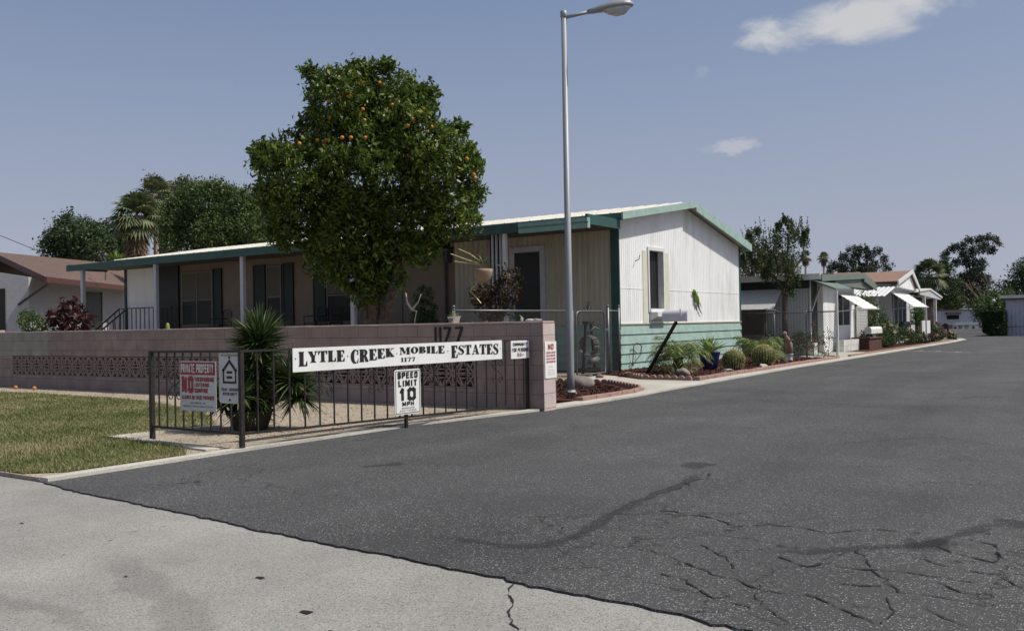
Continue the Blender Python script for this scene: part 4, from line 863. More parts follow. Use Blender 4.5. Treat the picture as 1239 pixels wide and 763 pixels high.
# ---------------------------------------------------------------- street lamp
lp=Vector((-7.82,13.17,0)); la=empty('street_lamp',tuple(lp),'tall grey street lamp with cobra head beside the block wall','lamp')
MB().tube([lp,lp+Vector((0,0,.35)),lp+Vector((0,0,6.42))],[.064,.061,.044],16).build('pole','lamppaint',la,True)
MB().lathe((lp.x,lp.y,0),[(.13,0),(.13,.03),(.085,.05),(.078,.09)],16).build('base_collar','lamppaint',la,True)
MB().lathe((lp.x,lp.y,6.42),[(.05,-.09),(.058,-.08),(.058,.015),(.03,.03)],14).build('pole_cap','lamppaint',la,True)
ad_=Vector((.826,.5635,0))
MB().tube([lp+Vector((0,0,6.33)),lp+ad_*.2+Vector((0,0,6.37)),lp+ad_*.48+Vector((0,0,6.43))],[.032,.028,.028],10).build('arm','lamppaint',la,True)
def ell(mb,c,L0,sect,n=16):
    o=len(mb.v); s_=Vector((-ad_.y,ad_.x,0))
    for (t,ww,zu,zd) in sect:
        for k in range(n):
            a=2*math.pi*k/n; sn=math.sin(a); mb.v.append(tuple(c+ad_*t+s_*ww*math.cos(a)+Vector((0,0,(zu*sn if sn>0 else zd*sn)+t*.12))))
    for i in range(len(sect)-1):
        for k in range(n): a=o+i*n+k; b=o+i*n+(k+1)%n; mb.f.append((a,b,b+n,a+n))
    mb.f.append(tuple(o+k for k in range(n))[::-1]); mb.f.append(tuple(o+(len(sect)-1)*n+k for k in range(n)))
    return mb
hc=lp+Vector((0,0,6.375))
ell(MB(),hc,0,[(.40,.035,.03,.03),(.46,.05,.05,.045),(.6,.09,.085,.04),(.78,.13,.115,.03),(.98,.145,.125,.03),(1.1,.12,.10,.02),(1.17,.05,.05,.01)]).build('lamp_head','lamppaint',la,True)
ell(MB(),hc,0,[(.66,.06,.0,.04),(.76,.105,.0,.10),(.90,.125,.0,.15),(1.03,.115,.0,.13),(1.12,.06,.0,.05)]).build('lens','lens',la,True)

# ---------------------------------------------------------------- chain-link fences
def chainlink(mb,p,q,z0,z1,cell=.065,r=.0014):
    p=Vector(p);q=Vector(q); L=(q-p).length; d=(q-p)/L; H=z1-z0; s=d.cross(Vector((0,0,1)))*r*1.2
    k=-H
    while k<L:
        for sg in (0,1):
            a=max(0,k); b=min(L,k+H)
            if b>a:
                za,zb_=z0+(a-k),z0+(b-k)
                if sg: za,zb_=z1-(a-k),z1-(b-k)
                A1=p+d*a; B1=p+d*b; mb.bar((A1.x,A1.y,za),(B1.x,B1.y,zb_),r*2,r*2,tuple(s.normalized()))
        k+=cell
cf=empty('chain_link_fence',(-10.1,15,0),'galvanised chain link fence with ball capped posts behind the pillar','fence')
z1=1.47
MB().tube([(-10.1,12.95,z1),(-10.03,17.02,z1)],.021,8).build('top_rail','steel',cf,True)
for x_,y_,zz_ in ((-10.1,12.95,1.5),(-10.03,17.0,1.5)):
    mb=MB(); mb.tube([(x_,y_,0),(x_,y_,zz_)],.032,10); mb.lathe((x_,y_,zz_),[(.036,-.02),(.036,0),(.02,.012)],10); mb.ball((x_,y_,zz_+.035),.035,10,8); mb.build('post','steel',cf,True)
mb=MB(); chainlink(mb,(-10.1,12.95,0),(-10.03,17.0,0),.05,z1); mb.build('wire_mesh','wire',cf)
gt=empty('chain_link_gate',(-10.0,17.1,0),'chain link garden gate with rounded top frame beside the striped corner of the home','gate')
a=Vector((-9.99,17.10,0)); b_=Vector((-9.95,18.30,0)); gp=[]
for f_ in (0,.0,.12,1,):pass
pts=[a+Vector((0,0,.08)),a+Vector((0,0,1.36)),a+(b_-a)*.03+Vector((0,0,1.43)),a+(b_-a)*.10+Vector((0,0,1.46)),a+(b_-a)*.9+Vector((0,0,1.46)),a+(b_-a)*.97+Vector((0,0,1.43)),b_+Vector((0,0,1.36)),b_+Vector((0,0,.08)),a+Vector((0,0,.08))]
MB().tube(pts,.02,8).build('frame','steel',gt,True)
mb=MB(); chainlink(mb,a,b_,.08,1.44); mb.build('wire_mesh','wire',gt)
MB().bar((-9.95,18.28,1.05),(-9.93,18.42,1.05),.02,.05).build('latch','steel',gt)
mb=MB()
for sg in (-1,1): 
    c=Vector((-10.0,17.65,1.48)); mb.tube([c+Vector((0,.0,.0)),c+Vector((0,.10*sg,.10)),c+Vector((0,.16*sg,.04)),c+Vector((0,.22*sg,.06))],.008,5); mb.tube([c+Vector((0,.0,.0)),c+Vector((0,.05*sg,.16)),c+Vector((0,.02*sg,.2))],.008,5)
mb.build('finial','iron',gt)
c2=empty('chain_link_fence',(-9.95,18.9,0),'short two post chain link section between the gate and the home corner','fence')
for y_ in (18.45,18.98):
    mb=MB(); mb.tube([(-9.94,y_,0),(-9.94,y_,1.55)],.034 if y_<18.6 else .028,10); mb.ball((-9.94,y_,1.58),.034,10,8); mb.build('post','steel',c2,True)
MB().tube([(-9.94,18.45,1.47),(-9.94,18.98,1.47)],.018,8).build('top_rail','steel',c2,True)
mb=MB(); chainlink(mb,(-9.94,18.45,0),(-9.94,18.98,0),.05,1.45); chainlink(mb,(-9.94,18.98,0),(-10.5,20.05,0),.05,1.45); mb.build('wire_mesh','wire',c2)

# ---------------------------------------------------------------- main mobile home
def corr(mb,p,q,z0,zf,period,depth,n):
    """ribbed metal siding between two plan points; zf(t) gives the top"""
    p=Vector(p);q=Vector(q); L=(q-p).length; d=(q-p)/L; n=Vector(n); k=int(L/period); prof=[]
    for i in range(k):
        for f_,dd in ((0,0),(.35,0),(.5,1),(.85,1)): prof.append(((i+f_)*L/k,dd))
    prof.append((L,0)); o=len(mb.v)
    for s_,dd in prof:
        w_=p+d*s_+n*depth*dd; mb.v.append((w_.x,w_.y,z0)); mb.v.append((w_.x,w_.y,zf(s_/L)))
    for i in range(len(prof)-1): a=o+2*i; mb.f.append((a,a+2,a+3,a+1))
h1=empty('mobile_home',(-20,24,0),'large single storey home with white ribbed gable, mint skirting and long green edged porch','house')
def rz1(y): return 3.80+(y-19.85)*(4.50-3.80)/(24.2-19.85) if y<24.2 else 4.50-(y-24.2)*(4.50-3.58)/(28.6-24.2)
mb=MB(); corr(mb,(-10.5,20.1,0),(-10.5,21.74,0),1.15,lambda t:rz1(20.1+1.64*t)-.08,.109,.010,(1,0,0)); corr(mb,(-10.5,22.64,0),(-10.5,28.4,0),1.15,lambda t:rz1(22.64+5.76*t)-.08,.115,.010,(1,0,0)); corr(mb,(-10.5,21.74,0),(-10.5,22.64,0),1.15,lambda t:1.53,.112,.010,(1,0,0)); corr(mb,(-10.5,21.74,0),(-10.5,22.64,0),3.1,lambda t:rz1(21.74+.9*t)-.08,.112,.010,(1,0,0))
# ridge breaks: solid core behind the ribs
mb.build('gable_wall','white',h1)
mb=MB(); prof=[(20.12,0),(28.38,0),(28.38,rz1(28.38)-.09),(24.2,4.41),(20.12,rz1(20.12)-.09)]
mb.prism([(-10.72,y,z) for y,z in prof],(-20.3,0,0)); mb.build('wall','peach',h1)
mb=MB()
for pr_ in ([(20.12,0),(21.74,0),(21.74,rz1(21.74)-.09),(20.12,rz1(20.12)-.09)],[(22.64,0),(28.38,0),(28.38,rz1(28.38)-.09),(24.2,4.41),(22.64,rz1(22.64)-.09)],[(21.74,0),(22.64,0),(22.64,1.52),(21.74,1.52)],[(21.74,3.11),(22.64,3.11),(22.64,rz1(22.64)-.09),(21.74,rz1(21.74)-.09)]): mb.prism([(-10.505,y,z) for y,z in pr_],(-.21,0,0))
mb.build('gable_core','trimw',h1)
mb=MB(); corr(mb,(-15.6,20.1,0),(-10.6,20.1,0),1.15,lambda t:3.86,.16,.028,(0,-1,0)); mb.build('ribbed_front_wall','cream',h1)
mb=MB()
for k,z in enumerate((0,.19,.42,.66,.90)):
    z2=(.19,.42,.66,.90,1.14)[k]; mb.prism([(-10.5,20.06,z),(-10.5+.045,20.06,z+.0),(-10.5+.045,20.06,z+.012),(-10.5+.018,20.06,z2),(-10.5,20.06,z2)],(0,8.36,0))
mb.build('skirting','teal',h1)
mb=MB()
for k,z in enumerate((0,.19,.42,.66,.90)):
    z2=(.19,.42,.66,.90,1.14)[k]; mb.prism([(-31,20.1,z),(-31,20.1-.045,z),(-31,20.1-.045,z+.012),(-31,20.1-.015,z2),(-31,20.1,z2)],(20.48,0,0))
mb.build('skirting','teal',h1)
B(-10.499,20.11,2.05,-10.4865,21.68,2.056).build('siding_seam','white',h1); B(-10.499,22.72,2.05,-10.4865,28.36,2.056).build('siding_seam','white',h1)
B(-10.497,20.08,1.142,-10.455,28.42,1.175).build('sill_strip','cream',h1)
B(-10.70,20.055,.0,-10.468,20.10,rz1(20.1)-.1).build('corner_trim','tealdark',h1); B(-10.52,28.36,.0,-10.47,28.45,rz1(28.4)-.1).build('corner_trim','tealdark',h1)
# roof slabs
def slab(mb,x0,x1,ya,za,yb,zb_,t): mb.prism([(x0,ya,za),(x0,yb,zb_),(x0,yb,zb_+t),(x0,ya,za+t)],(x1-x0,0,0))
mb=MB(); slab(mb,-31.6,-10.19,19.80,3.80,24.2,4.50,.06); slab(mb,-31.6,-10.19,24.2,4.50,28.62,3.58,.06); mb.build('roof','roofw',h1)
mb=MB()
for k in range(54):
    x_=-31.5+k*.395
    if x_<-10.3: slab(mb,x_,x_+.03,19.82,3.86,24.1,4.555,.03)
mb.build('roof_seam','roofw',h1)
mb=MB(); mb.prism([(-10.19,19.70,3.69),(-10.19,24.2,4.40),(-10.19,24.2,4.57),(-10.19,19.70,3.87)],(.045,0,0)); mb.prism([(-10.19,24.2,4.30),(-10.19,28.66,3.40),(-10.19,28.66,3.63),(-10.19,24.2,4.57)],(.045,0,0)); mb.build('verge_board','teal',h1)
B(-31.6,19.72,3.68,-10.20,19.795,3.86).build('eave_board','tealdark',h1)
B(-31.6,28.62,3.42,-10.20,28.68,3.62).build('eave_board','teal',h1)
mb=MB(); slab(mb,-31.7,-10.35,18.22,3.56,19.72,3.62,.05); mb.build('porch_roof','roofw',h1)
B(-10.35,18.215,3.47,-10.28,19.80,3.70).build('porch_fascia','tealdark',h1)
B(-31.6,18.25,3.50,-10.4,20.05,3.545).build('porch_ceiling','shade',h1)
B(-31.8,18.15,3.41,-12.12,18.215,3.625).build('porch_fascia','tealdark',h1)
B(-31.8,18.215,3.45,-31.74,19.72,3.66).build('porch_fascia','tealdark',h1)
mb=MB(); mb.box(-12.115,18.09,3.37,-10.22,18.21,3.47); mb.box(-12.115,18.12,3.47,-10.22,18.21,3.515); mb.box(-12.115,18.08,3.515,-10.22,18.21,3.60); mb.build('gutter','tealgut',h1)
for x_ in (-31.0,-26.7,-22.35,-17.75): B(x_-.07,18.25,.9,x_+.07,18.36,3.45).build('porch_post','post',h1)
B(-12.70,18.25,.9,-12.60,18.33,3.44).build('porch_post','trimw',h1)
mb=MB(); corr(mb,(-13.25,18.5,0),(-12.76,18.5,0),.9,lambda t:3.5,.12,.03,(0,-1,0)); mb.box(-13.25,18.5,.9,-12.76,18.52,3.5); mb.build('privacy_panel','post',h1)
B(-31.5,18.2,0,-13.3,20.05,.95).build('porch_deck','path',h1)
def window(parent,x0,x1,z0,z1,y,fr='trimw',pane='glass',t=.07,mull=None,proj=.03,shade=None):
    f_=MB(); f_.box(x0,y-proj,z0,x0+t,y+.02,z1); f_.box(x1-t,y-proj,z0,x1,y+.02,z1); f_.box(x0+t,y-proj,z0,x1-t,y+.02,z0+t); f_.box(x0+t,y-proj,z1-t,x1-t,y+.02,z1)
    if mull=='v': m_=(x0+x1)/2; f_.box(m_-.03,y-proj,z0+t,m_+.03,y+.02,z1-t)
    if mull in('v','h'):
        zm=(z0+z1)/2-.05; 
        if mull=='h': f_.box(x0+t,y-proj*.8,zm-.02,x1-t,y+.02,zm+.02)
        else:
            f_.box(x0+t,y-proj*.8,zm-.02,m_-.03,y+.02,zm+.02); f_.box(m_+.03,y-proj*.8,zm-.02,x1-t,y+.02,zm+.02)
    o=f_.build('window_frame',fr,parent); B(x0+t*.9,y-.012,z0+t*.9,x1-t*.9,y-.006,z1-t*.9).build('pane',pane,None)
    g_=C.objects[-1]; g_.parent=o; g_.matrix_parent_inverse=Matrix.Identity(4)
    if shade: 
        B(x0+t,y-.017,z0+(z1-z0)*shade,x1-t,y-.0135,z1-t).build('blind','shade',None); g_=C.objects[-1]; g_.parent=o; g_.matrix_parent_inverse=Matrix.Identity(4)
    return o
FY_=20.1
window(h1,-13.72,-12.62,.98,3.24,FY_-.03,'post','screen',t=.15,proj=.03)
window(h1,-27.8,-26.1,1.35,3.25,FY_-.01,'darkframe','glass',mull='v',t=.06,shade=.48)
window(h1,-23.35,-22.65,1.35,3.25,FY_-.01,'darkframe','glass',mull='h',t=.05,shade=.45)
window(h1,-20.6,-19.5,1.35,3.15,FY_-.01,'darkframe','glass',mull='h',t=.05,shade=.5)
def shutter(x0,x1,z0,z1):
    mb=MB(); mb.box(x0,FY_-.045,z0,x0+.04,FY_-.002,z1); mb.box(x1-.04,FY_-.045,z0,x1,FY_-.002,z1); mb.box(x0,FY_-.02,z0,x1,FY_-.003,z1)
    k=z0
    while k<z1: mb.bar(((x0+x1)/2-(x1-x0)/2+.04,FY_-.032,k),((x0+x1)/2+(x1-x0)/2-.04,FY_-.032,k),.03,.008); k+=.06
    mb.build('shutter','shutter',h1)
for a_,b_2 in ((-26.08,-25.62),(-24.0,-23.42),(-22.58,-22.1),(-21.2,-20.66)): shutter(a_,b_2,1.3,3.3)
B(-31.0,20.0,.95,-29.15,20.09,3.5).build('white_panel','white',h1)
B(-31.04,20.0,.95,-30.96,19.94,3.5).build('corner_trim','tealdark',h1)
B(-29.1,20.04,.95,-27.95,20.09,3.5).build('screen_door','screen',h1)
# front door with arched light
mb=MB(); mb.box(-17.5,20.03,.95,-15.95,20.095,3.62); dr=mb.build('front_door','peach',h1)
mb=MB(); pts=[(-17.05+.0,20.02,2.92)]+[(-16.72-.33*math.cos(R(k*18)),20.02,2.92+.22*math.sin(R(k*18))) for k in range(11)]; mb.prism(pts[1:],(0,-.012,0)); o=mb.build('arched_light','glass',None); o.parent=dr; o.matrix_parent_inverse=Matrix.Identity(4)
mb=MB(); mb.box(-17.55,20.0,.95,-17.48,20.08,3.64); mb.box(-15.97,20.0,.95,-15.9,20.08,3.64); mb.box(-17.48,20.0,3.58,-15.97,20.08,3.64); mb.build('door_frame','darkframe',h1)
# gable window
mb=MB(); X0=-10.489; XI=-10.70
mb.box(XI,21.69,1.46,X0+.03,21.76,3.17); mb.box(XI,22.62,1.46,X0+.03,22.70,3.17); mb.box(XI,21.76,3.08,X0+.03,22.62,3.17); mb.box(XI,21.76,1.46,X0+.05,22.62,1.55)
wf=mb.build('window_frame','trimw',h1); B(XI+.06,21.76,1.55,XI+.07,22.62,3.08).build('pane','screen',None); g_=C.objects[-1]; g_.parent=wf; g_.matrix_parent_inverse=Matrix.Identity(4)
for a_ in (21.40,22.72): B(-10.488,a_,1.18,-10.478,a_+.26,3.06).build('faded_strip','fadedstrip',h1)
mb=MB(); mb.prism([(X0,21.76,1.455),(X0+.22,21.80,1.455),(X0+.22,21.80,1.34),(X0,21.76,1.22)],(0,.86,0)); mb.build('window_box','trimw',h1)
MB().tube([(-10.47,20.95,2.75),(-10.36,20.95,2.80),(-10.36,21.0,2.9)],.012,6).build('wall_hook','iron',h1)

# under-porch things
ln=empty('wall_lantern',(-15.4,18.9,3.0),'black carriage lantern hanging under the porch by the front door','lantern')
cx,cy,cz=-14.9,18.9,2.85
MB().lathe((cx,cy,cz),[(.10,0),(.14,.36),(.145,.38)],6).build('glass_cage','screen',ln); MB().lathe((cx,cy,cz+.38),[(.2,0),(.13,.08),(.05,.16),(.02,.2)],6).build('hood','black',ln)
mb=MB()
for k in range(6): a_=R(60*k); mb.bar((cx+.105*math.cos(a_),cy+.105*math.sin(a_),cz),(cx+.15*math.cos(a_),cy+.15*math.sin(a_),cz+.38),.015)
mb.tube([(cx,cy,cz+.55),(cx,cy,3.5)],.01,6); mb.build('bars','black',ln)
hp=empty('hanging_planter',(-12.5,16.4,2.4),'hanging tan basket with shaggy dry staghorn fern under the porch edge','planter')
hx,hy=-12.38,17.0
MB().lathe((hx,hy,2.17),[(.08,0),(.17,.08),(.22,.25),(.23,.31),(.2,.32)],16).build('basket','pottan',hp,True)
mb=MB(); mb.tube([(hx+.2,hy,2.6),(hx,hy,3.5)],.006,4); mb.tube([(hx-.2,hy,2.6),(hx,hy,3.5)],.006,4); mb.build('chain','iron',hp)
P=clumps([(hx-.35,hy+.5,1.9,.3),(hx+.3,hy+.5,1.95,.34),(hx,hy+.5,1.6,.35),(hx+.45,hy+.5,2.3,.25),(hx-.05,hy+.3,1.4,.25)],170,14,.06); link('dry_fronds',leafmesh('dry_fronds',P,.10,.35,-.5),'deadfern',hp)
mb=MB()
spears(mb,(hx,hy,2.62),46,.45,.02,R(5),R(70),.4); mb.build('green_fronds','yucca',hp)
mb=MB()
for q in ([(0,0,2.62),(-.3,-.1,2.85),(-.62,-.1,2.98)],[(-.1,0,2.62),(-.4,-.1,2.72),(-.85,-.1,2.88)],[(-.1,0,2.6),(-.4,-.1,2.64),(-.75,-.1,2.70)],[(-.15,0,2.2),(-.3,-.1,2.0),(-.15,-.1,1.85),(.0,-.1,1.7)]): mb.tube([(hx+a_,hy+b_2,c_) for a_,b_2,c_ in q],.014,5)
mb.build('twigs','spine',hp)
tp=empty('topiary_bush',(-15.2,18.6,.95),'dark egg shaped potted bush standing by the front door','plant')
P=clumps([(-15.55,18.7,1.6,.34),(-15.55,18.7,2.0,.25),(-15.55,18.7,1.3,.33)],180,16,.04,.7); link('crown',leafmesh('crown',P,.06),'dtree',tp); MB().lathe((-15.55,18.7,.95),[(.16,0),(.22,.3),(.2,.3)],14).build('pot','clay',tp,True)
an=MB(); c0=Vector((-14.9,17.6,1.6)); an.tube([c0+Vector((-.35,0,.45)),c0+Vector((-.3,0,.2)),c0+Vector((-.15,0,.02)),c0+Vector((.0,0,-.02))],[.01,.028,.03,.02],6); an.tube([c0+Vector((-.15,0,.02)),c0+Vector((.05,0,.2)),c0+Vector((.15,0,.4))],[.03,.02,.008],6); an.tube([c0,c0+Vector((-.1,0,-.4)),c0+Vector((-.12,.05,-.9))],[.02,.01,.01],5)
tag(an.build('pale_branch','rockpale',smooth=True),'pale forked bare branch standing between the orange tree and front door','branch')
rl=MB()
for x_ in np.arange(-31.0,-27.8,.26): rl.bar((x_,19.7,.95),(x_,19.7,2.04),.022,.022,(1,0,0))
rl.bar((-31.0,19.7,2.05),(-27.85,19.7,2.05),.05,.035); rl.bar((-32.9,19.7,1.12),(-31.0,19.7,2.05),.05,.035)
rl.bar((-31.2,18.9,1.12),(-29.4,18.9,1.95),.05,.035)
for t in (.3,.6,.85): rl.bar((-32.9+1.9*t,19.7,.2),(-32.9+1.9*t,19.7,1.12+.93*t),.025,.025,(1,0,0)); rl.bar((-31.2+1.8*t,18.9,.9),(-31.2+1.8*t,18.9,1.12+.83*t),.025,.025,(1,0,0))
tag(rl.build('porch_railing','iron'),'dark iron porch and step railing at the left end of the porch','railing')
# porch furniture seen over the wall
def pchair(x_,y_,label):
    t=empty('garden_chair',(x_,y_,.95),label,'chair','dark chairs on the porch')
    MB().box(x_-.25,y_-.25,1.33,x_+.25,y_+.25,1.37).build('seat','black',t)
    mb=MB()
    for sg in (-1,1): mb.tube([(x_+.24*sg,y_+.24,.95),(x_+.24*sg,y_+.26,1.4),(x_+.22*sg,y_+.3,1.78),(x_+.1*sg,y_+.3,1.86),(x_,y_+.3,1.84)],.016,6)
    for k in range(-3,4): mb.tube([(x_+.06*k,y_+.26,1.38),(x_+.065*k,y_+.3,1.8)],.008,5)
    mb.build('backrest','black',t,True)
    for sx_ in (-1,1):
        MB().tube([(x_+.23*sx_,y_-.23,.95),(x_+.23*sx_,y_-.23,1.35)],.015,6).build('leg','black',t,True); MB().tube([(x_+.25*sx_,y_-.22,1.35),(x_+.28*sx_,y_-.2,1.55),(x_+.28*sx_,y_+.2,1.58)],.013,6).build('armrest','black',t,True)
pchair(-24.6,19.2,'dark metal porch chair left of the shuttered middle window'); pchair(-20.3,19.3,'dark metal porch chair under the right shuttered window, left one'); pchair(-19.4,19.0,'dark metal porch chair nearest the orange tree trunk')
cc_=empty('potted_cactus',(-21.4,15.0,0),'small pale columnar cactus poking above the wall','cactus')
MB().lathe((-21.4,15.0,.75),[(.03,0),(.055,.1),(.06,.5),(.05,.62),(.02,.67)],10).build('stem','agave',cc_,True); MB().lathe((-21.4,15.0,.0),[(.2,0),(.25,.75),(.22,.78)],14).build('pot','clay',cc_,True)

# plants behind the wall near the gate
def spiky(name,label,c,n,L,w,m,e0=0,e1=80,droop=.5,group=None):
    mb=MB(); spears(mb,c,n,L,w,R(e0),R(e1),droop); return tag(mb.build(name,m),label,'plant',group)
spiky('grassy_plant','arching strap leaved plant behind the wall below the dark side window',(-11.3,15.6,.75),110,1.25,.028,'agave',20,85,.55,'strap leaved plants behind the wall')
spiky('grassy_plant','smaller strap leaved plant behind the wall left of the first one',(-11.6,14.6,.75),70,1.0,.03,'agave',10,80,.6,'strap leaved plants behind the wall')
spiky('grassy_plant','low strap leaved plant just over the wall top near the street lamp',(-9.2,12.3,.5),70,.85,.03,'yucca',10,80,.6,'strap leaved plants behind the wall')
spiky('grassy_plant','drooping strap leaved plant between the pillar and the lamp pole',(-8.6,12.9,.35),60,.75,.035,'pygmy',-10,70,.9,'strap leaved plants behind the wall')
spiky('grassy_plant','low drooping plant at the lamp pole foot',(-8.15,12.2,.12),46,.55,.03,'pygmy',-10,70,.9,'strap leaved plants behind the wall')
spiky('bromeliad_plant','dark blue green spiky plant in front of the side window',(-12.1,18.0,1.3),30,.5,.05,'hedge',10,70,.3)
ps=empty('planter_pot',(-9.75,12.5,0),'small white lettered pot with green shoots on the wall top','pot')
px_=-8.42; MB().lathe((px_,10.8,1.243),[(.075,0),(.10,.09),(.105,.095),(.09,.095)],16).build('pot','trimw',ps,True)
ps.location=(px_,10.8,1.243)
for o in C.objects:
    if o.parent==ps: o.matrix_parent_inverse=Matrix.Translation(-ps.location)
mb=MB(); spears(mb,(px_,10.8,1.33),26,.12,.012,R(20),R(85),.2); mb.build('shoots','agave',ps)
b=Board((px_-.07,10.695,1.262),(1,0,0),(0,-1,0)); sans(b,'WELCOME',.0,0,.14,.045,.2,d=.001); b.mb.build('lettering','signblk',ps)
mb=MB(); mb.ball((-7.08,10.83,1.255),.05,10,6,(1.6,1,.45)); mb.ball((-7.22,10.83,1.27),.022,8,6,(1,1,1.3)); mb.tube([(-7.2,10.83,1.28),(-7.26,10.84,1.33)],[.012,.004],6); mb.tube([(-7.0,10.83,1.255),(-6.88,10.83,1.26)],[.03,.006],6)
tag(mb.build('bird_ornament','rockpale',smooth=True),'small pale bird ornament resting on the pillar end of the wall','ornament')

# ---------------------------------------------------------------- orange tree
OB=(-12.72,13.65,0); OU=.01668
oz=lambda y:395.5-y
ob=[(450,122,50),(418,118,42),(487,118,44),(405,160,54),(500,160,54),(370,210,54),(540,205,50),(450,210,75),(362,250,46),(540,255,40),(425,275,58),(497,270,52),(452,308,40),(402,300,42),(330,190,20),(318,180,12),(390,92,15),(378,80,8),(440,78,18),(470,74,10),(415,90,14),(333,230,22),(570,205,16),(575,235,14),(565,270,18),(560,150,8),(520,110,14),(508,300,25),(345,280,20),(445,350,24),(425,325,26),(468,335,22)]
tr=empty('orange_tree',OB,'big dense orange tree with fruit rising behind the block wall','tree')
bl=layout(OB,OU,[(x-450,oz(y)-(9 if y<170 else 3),r*.90) for x,y,r in ob],.9)
P=clumps(bl,3300,19,.07,.60); tips=[]
P=np.concatenate([P,clumps([(b[0],b[1],b[2],b[3]*.75) for b in bl[:14]],330,16,.10,.05)])
link('crown',leafmesh('crown',P,.098,.42,.25),'citrus',tr)
sp_=[]
for b in bl:
    for _ in range(int(26+b[3]*30)):
        d=rng.normal(size=3); d[2]=abs(d[2])*.6+d[2]*.4; d/=np.linalg.norm(d); L_=rng.uniform(.06,.24); d2=d*.7+np.array([0,0,.5]); d2/=np.linalg.norm(d2)
        for k in range(13): t=k/12; sp_.append(np.array(b[:3])+d*b[3]*.88+d2*L_*t+rng.normal(size=3)*.035*(1.2-t))
P2=np.array(sp_); link('outer_sprigs',leafmesh('outer_sprigs',P2,.10,.42,.5),'citrus',tr)
mb=MB()
stems=[[OB,(-12.75,13.6,.8),(-12.9,13.6,1.7),(-13.1,13.6,2.6),(-13.6,13.4,4)],[(OB[0]+.08,OB[1],0),(-12.6,13.7,1.0),(-12.35,13.8,1.9),(-12.1,13.9,3.0),(-11.7,14.1,4.4)],[(-12.75,13.65,.7),(-12.7,13.7,2.0),(-12.7,13.7,3.5),(-12.6,13.7,5.6)]]
for s_ in stems: mb.tube(s_,[.15-.025*i for i in range(len(s_))],10)
for b in bl[:16]:
    q=stems[random.randrange(3)][-2]; mb.tube([q,((q[0]+b[0])/2,(q[1]+b[1])/2,(q[2]+b[2])/2+.1),b[:3]],[.05,.035,.015],6)
mb.build('trunk','bark',tr,True)
src=MB().ball((0,0,0),.042,12,8).build('orange','orange',tr,True); first=True
fr=[(425,112),(443,95),(446,99),(440,105),(428,117),(432,115),(436,120),(429,127),(424,122),(400,147),(404,152),(399,160),(402,165),(406,170),(410,143),(413,148),(396,170),(403,174),(465,96),(461,112),(457,110),(488,120),(490,125),(478,130),(483,129),(476,133),(507,149),(519,160),(524,164),(529,157),(501,190),(449,150),(450,146),(427,170),(438,171),(418,152),(570,197),(578,216),(577,213),(470,165),(455,172),(503,158),(412,126),(463,92),(448,133),(380,178),(520,135),(468,137)]
Pc=np.array([(b[0],b[1],b[2]) for b in bl]); rc_=np.array([b[3] for b in bl])
for x_,y_ in [q_ for k_,q_ in enumerate(fr) if k_%4!=3]:
    y_+=7
    u=(x_-450)*OU; z_=1.2+oz(y_)*OU; bx=OB[0]+u*RX; by=OB[1]+u*RY; best=0
    for b in bl:
        dx=(b[0]-bx)*RX+(b[1]-by)*RY; dz=b[2]-z_; q=b[3]**2-dx*dx-dz*dz
        if q>0: best=max(best,-((b[0]-OB[0])*FX+(b[1]-OB[1])*FY)+math.sqrt(q))
    best-=rng.uniform(.02,.16)
    o=src if first else src.copy()
    if not first: C.objects.link(o); o.parent=tr; o.matrix_parent_inverse=Matrix.Translation(-tr.location)
    first=False; o.location=(bx-FX*best,by-FY*best,z_)
for x_,lab in ((-19.75,'fallen orange on the dirt strip below the wall, left one'),(-19.0,'fallen orange on the dirt strip below the wall, right one')):
    mb=MB(); mb.ball((x_,10.12,.06),.042,12,8); tag(mb.build('fallen_orange','orange',smooth=True),lab,'orange','fallen oranges by the wall')

# ---------------------------------------------------------------- flower beds by home 1
struct(poly('mulch_bed',[(-10.0,12.0),(-7.5,11.9),(-7.12,12.0),(-7.08,13.6),(-7.35,14.4),(-8.45,15.6),(-10.0,15.6)],.03,'mulch',thick=.08),'red mulch bed around the street lamp')
struct(poly('mulch_bed',[(-10.45,18.6),(-9.3,18.1),(-8.5,17.35),(-7.35,17.25),(-7.3,20),(-7.42,27.8),(-10.45,28.3)],.03,'mulch',thick=.08),'red mulch bed below the white gable')
def edging(name,label,pts,w,h,m,scallop=0):
    mb=MB(); n=len(pts)
    for i in range(n-1):
        p,q=Vector((*pts[i],0)),Vector((*pts[i+1],0)); d=(q-p).normalized(); L=(q-p).length; s_=Vector((-d.y,d.x,0))*w/2
        if scallop:
            k=int(L/.16)
            for j in range(k):
                c=p+d*(j+.5)*L/k; r=L/k*.48; pr=[c-d*r+Vector((0,0,-.02))]+[c-d*r*math.cos(R(a_))+Vector((0,0,.05+(h-.05)*math.sin(R(a_)))) for a_ in range(0,181,30)]+[c+d*r+Vector((0,0,-.02))]
                mb.prism([x-s_ for x in pr],s_*2)
        else:
            k=max(1,int(L/.4))
            for j in range(k):
                a_=p+d*(j*L/k+.006); b_2=p+d*((j+1)*L/k-.006); hh=h*random.uniform(.9,1.1); mb.prism([a_-s_,a_+s_,a_+s_+Vector((0,0,hh)),a_-s_+Vector((0,0,hh))],b_2-a_)
    return tag(mb.build(name,m,bevel=.006),label,'edging')
edging('brick_edging','terracotta block edging between the cactus bed and the road',[(-7.28,17.2),(-7.22,20),(-7.33,27.9)],.12,.09,'terracotta')
edging('scalloped_edging','scalloped terracotta edging at the near end of the cactus bed',[(-9.25,18.02),(-8.5,17.25),(-7.36,17.15)],.05,.11,'terracotta',1)
edging('brick_edging','terracotta block edging between the lamp bed and the road',[(-6.98,12.0),(-6.96,13.7),(-7.1,14.35)],.12,.08,'terracotta')
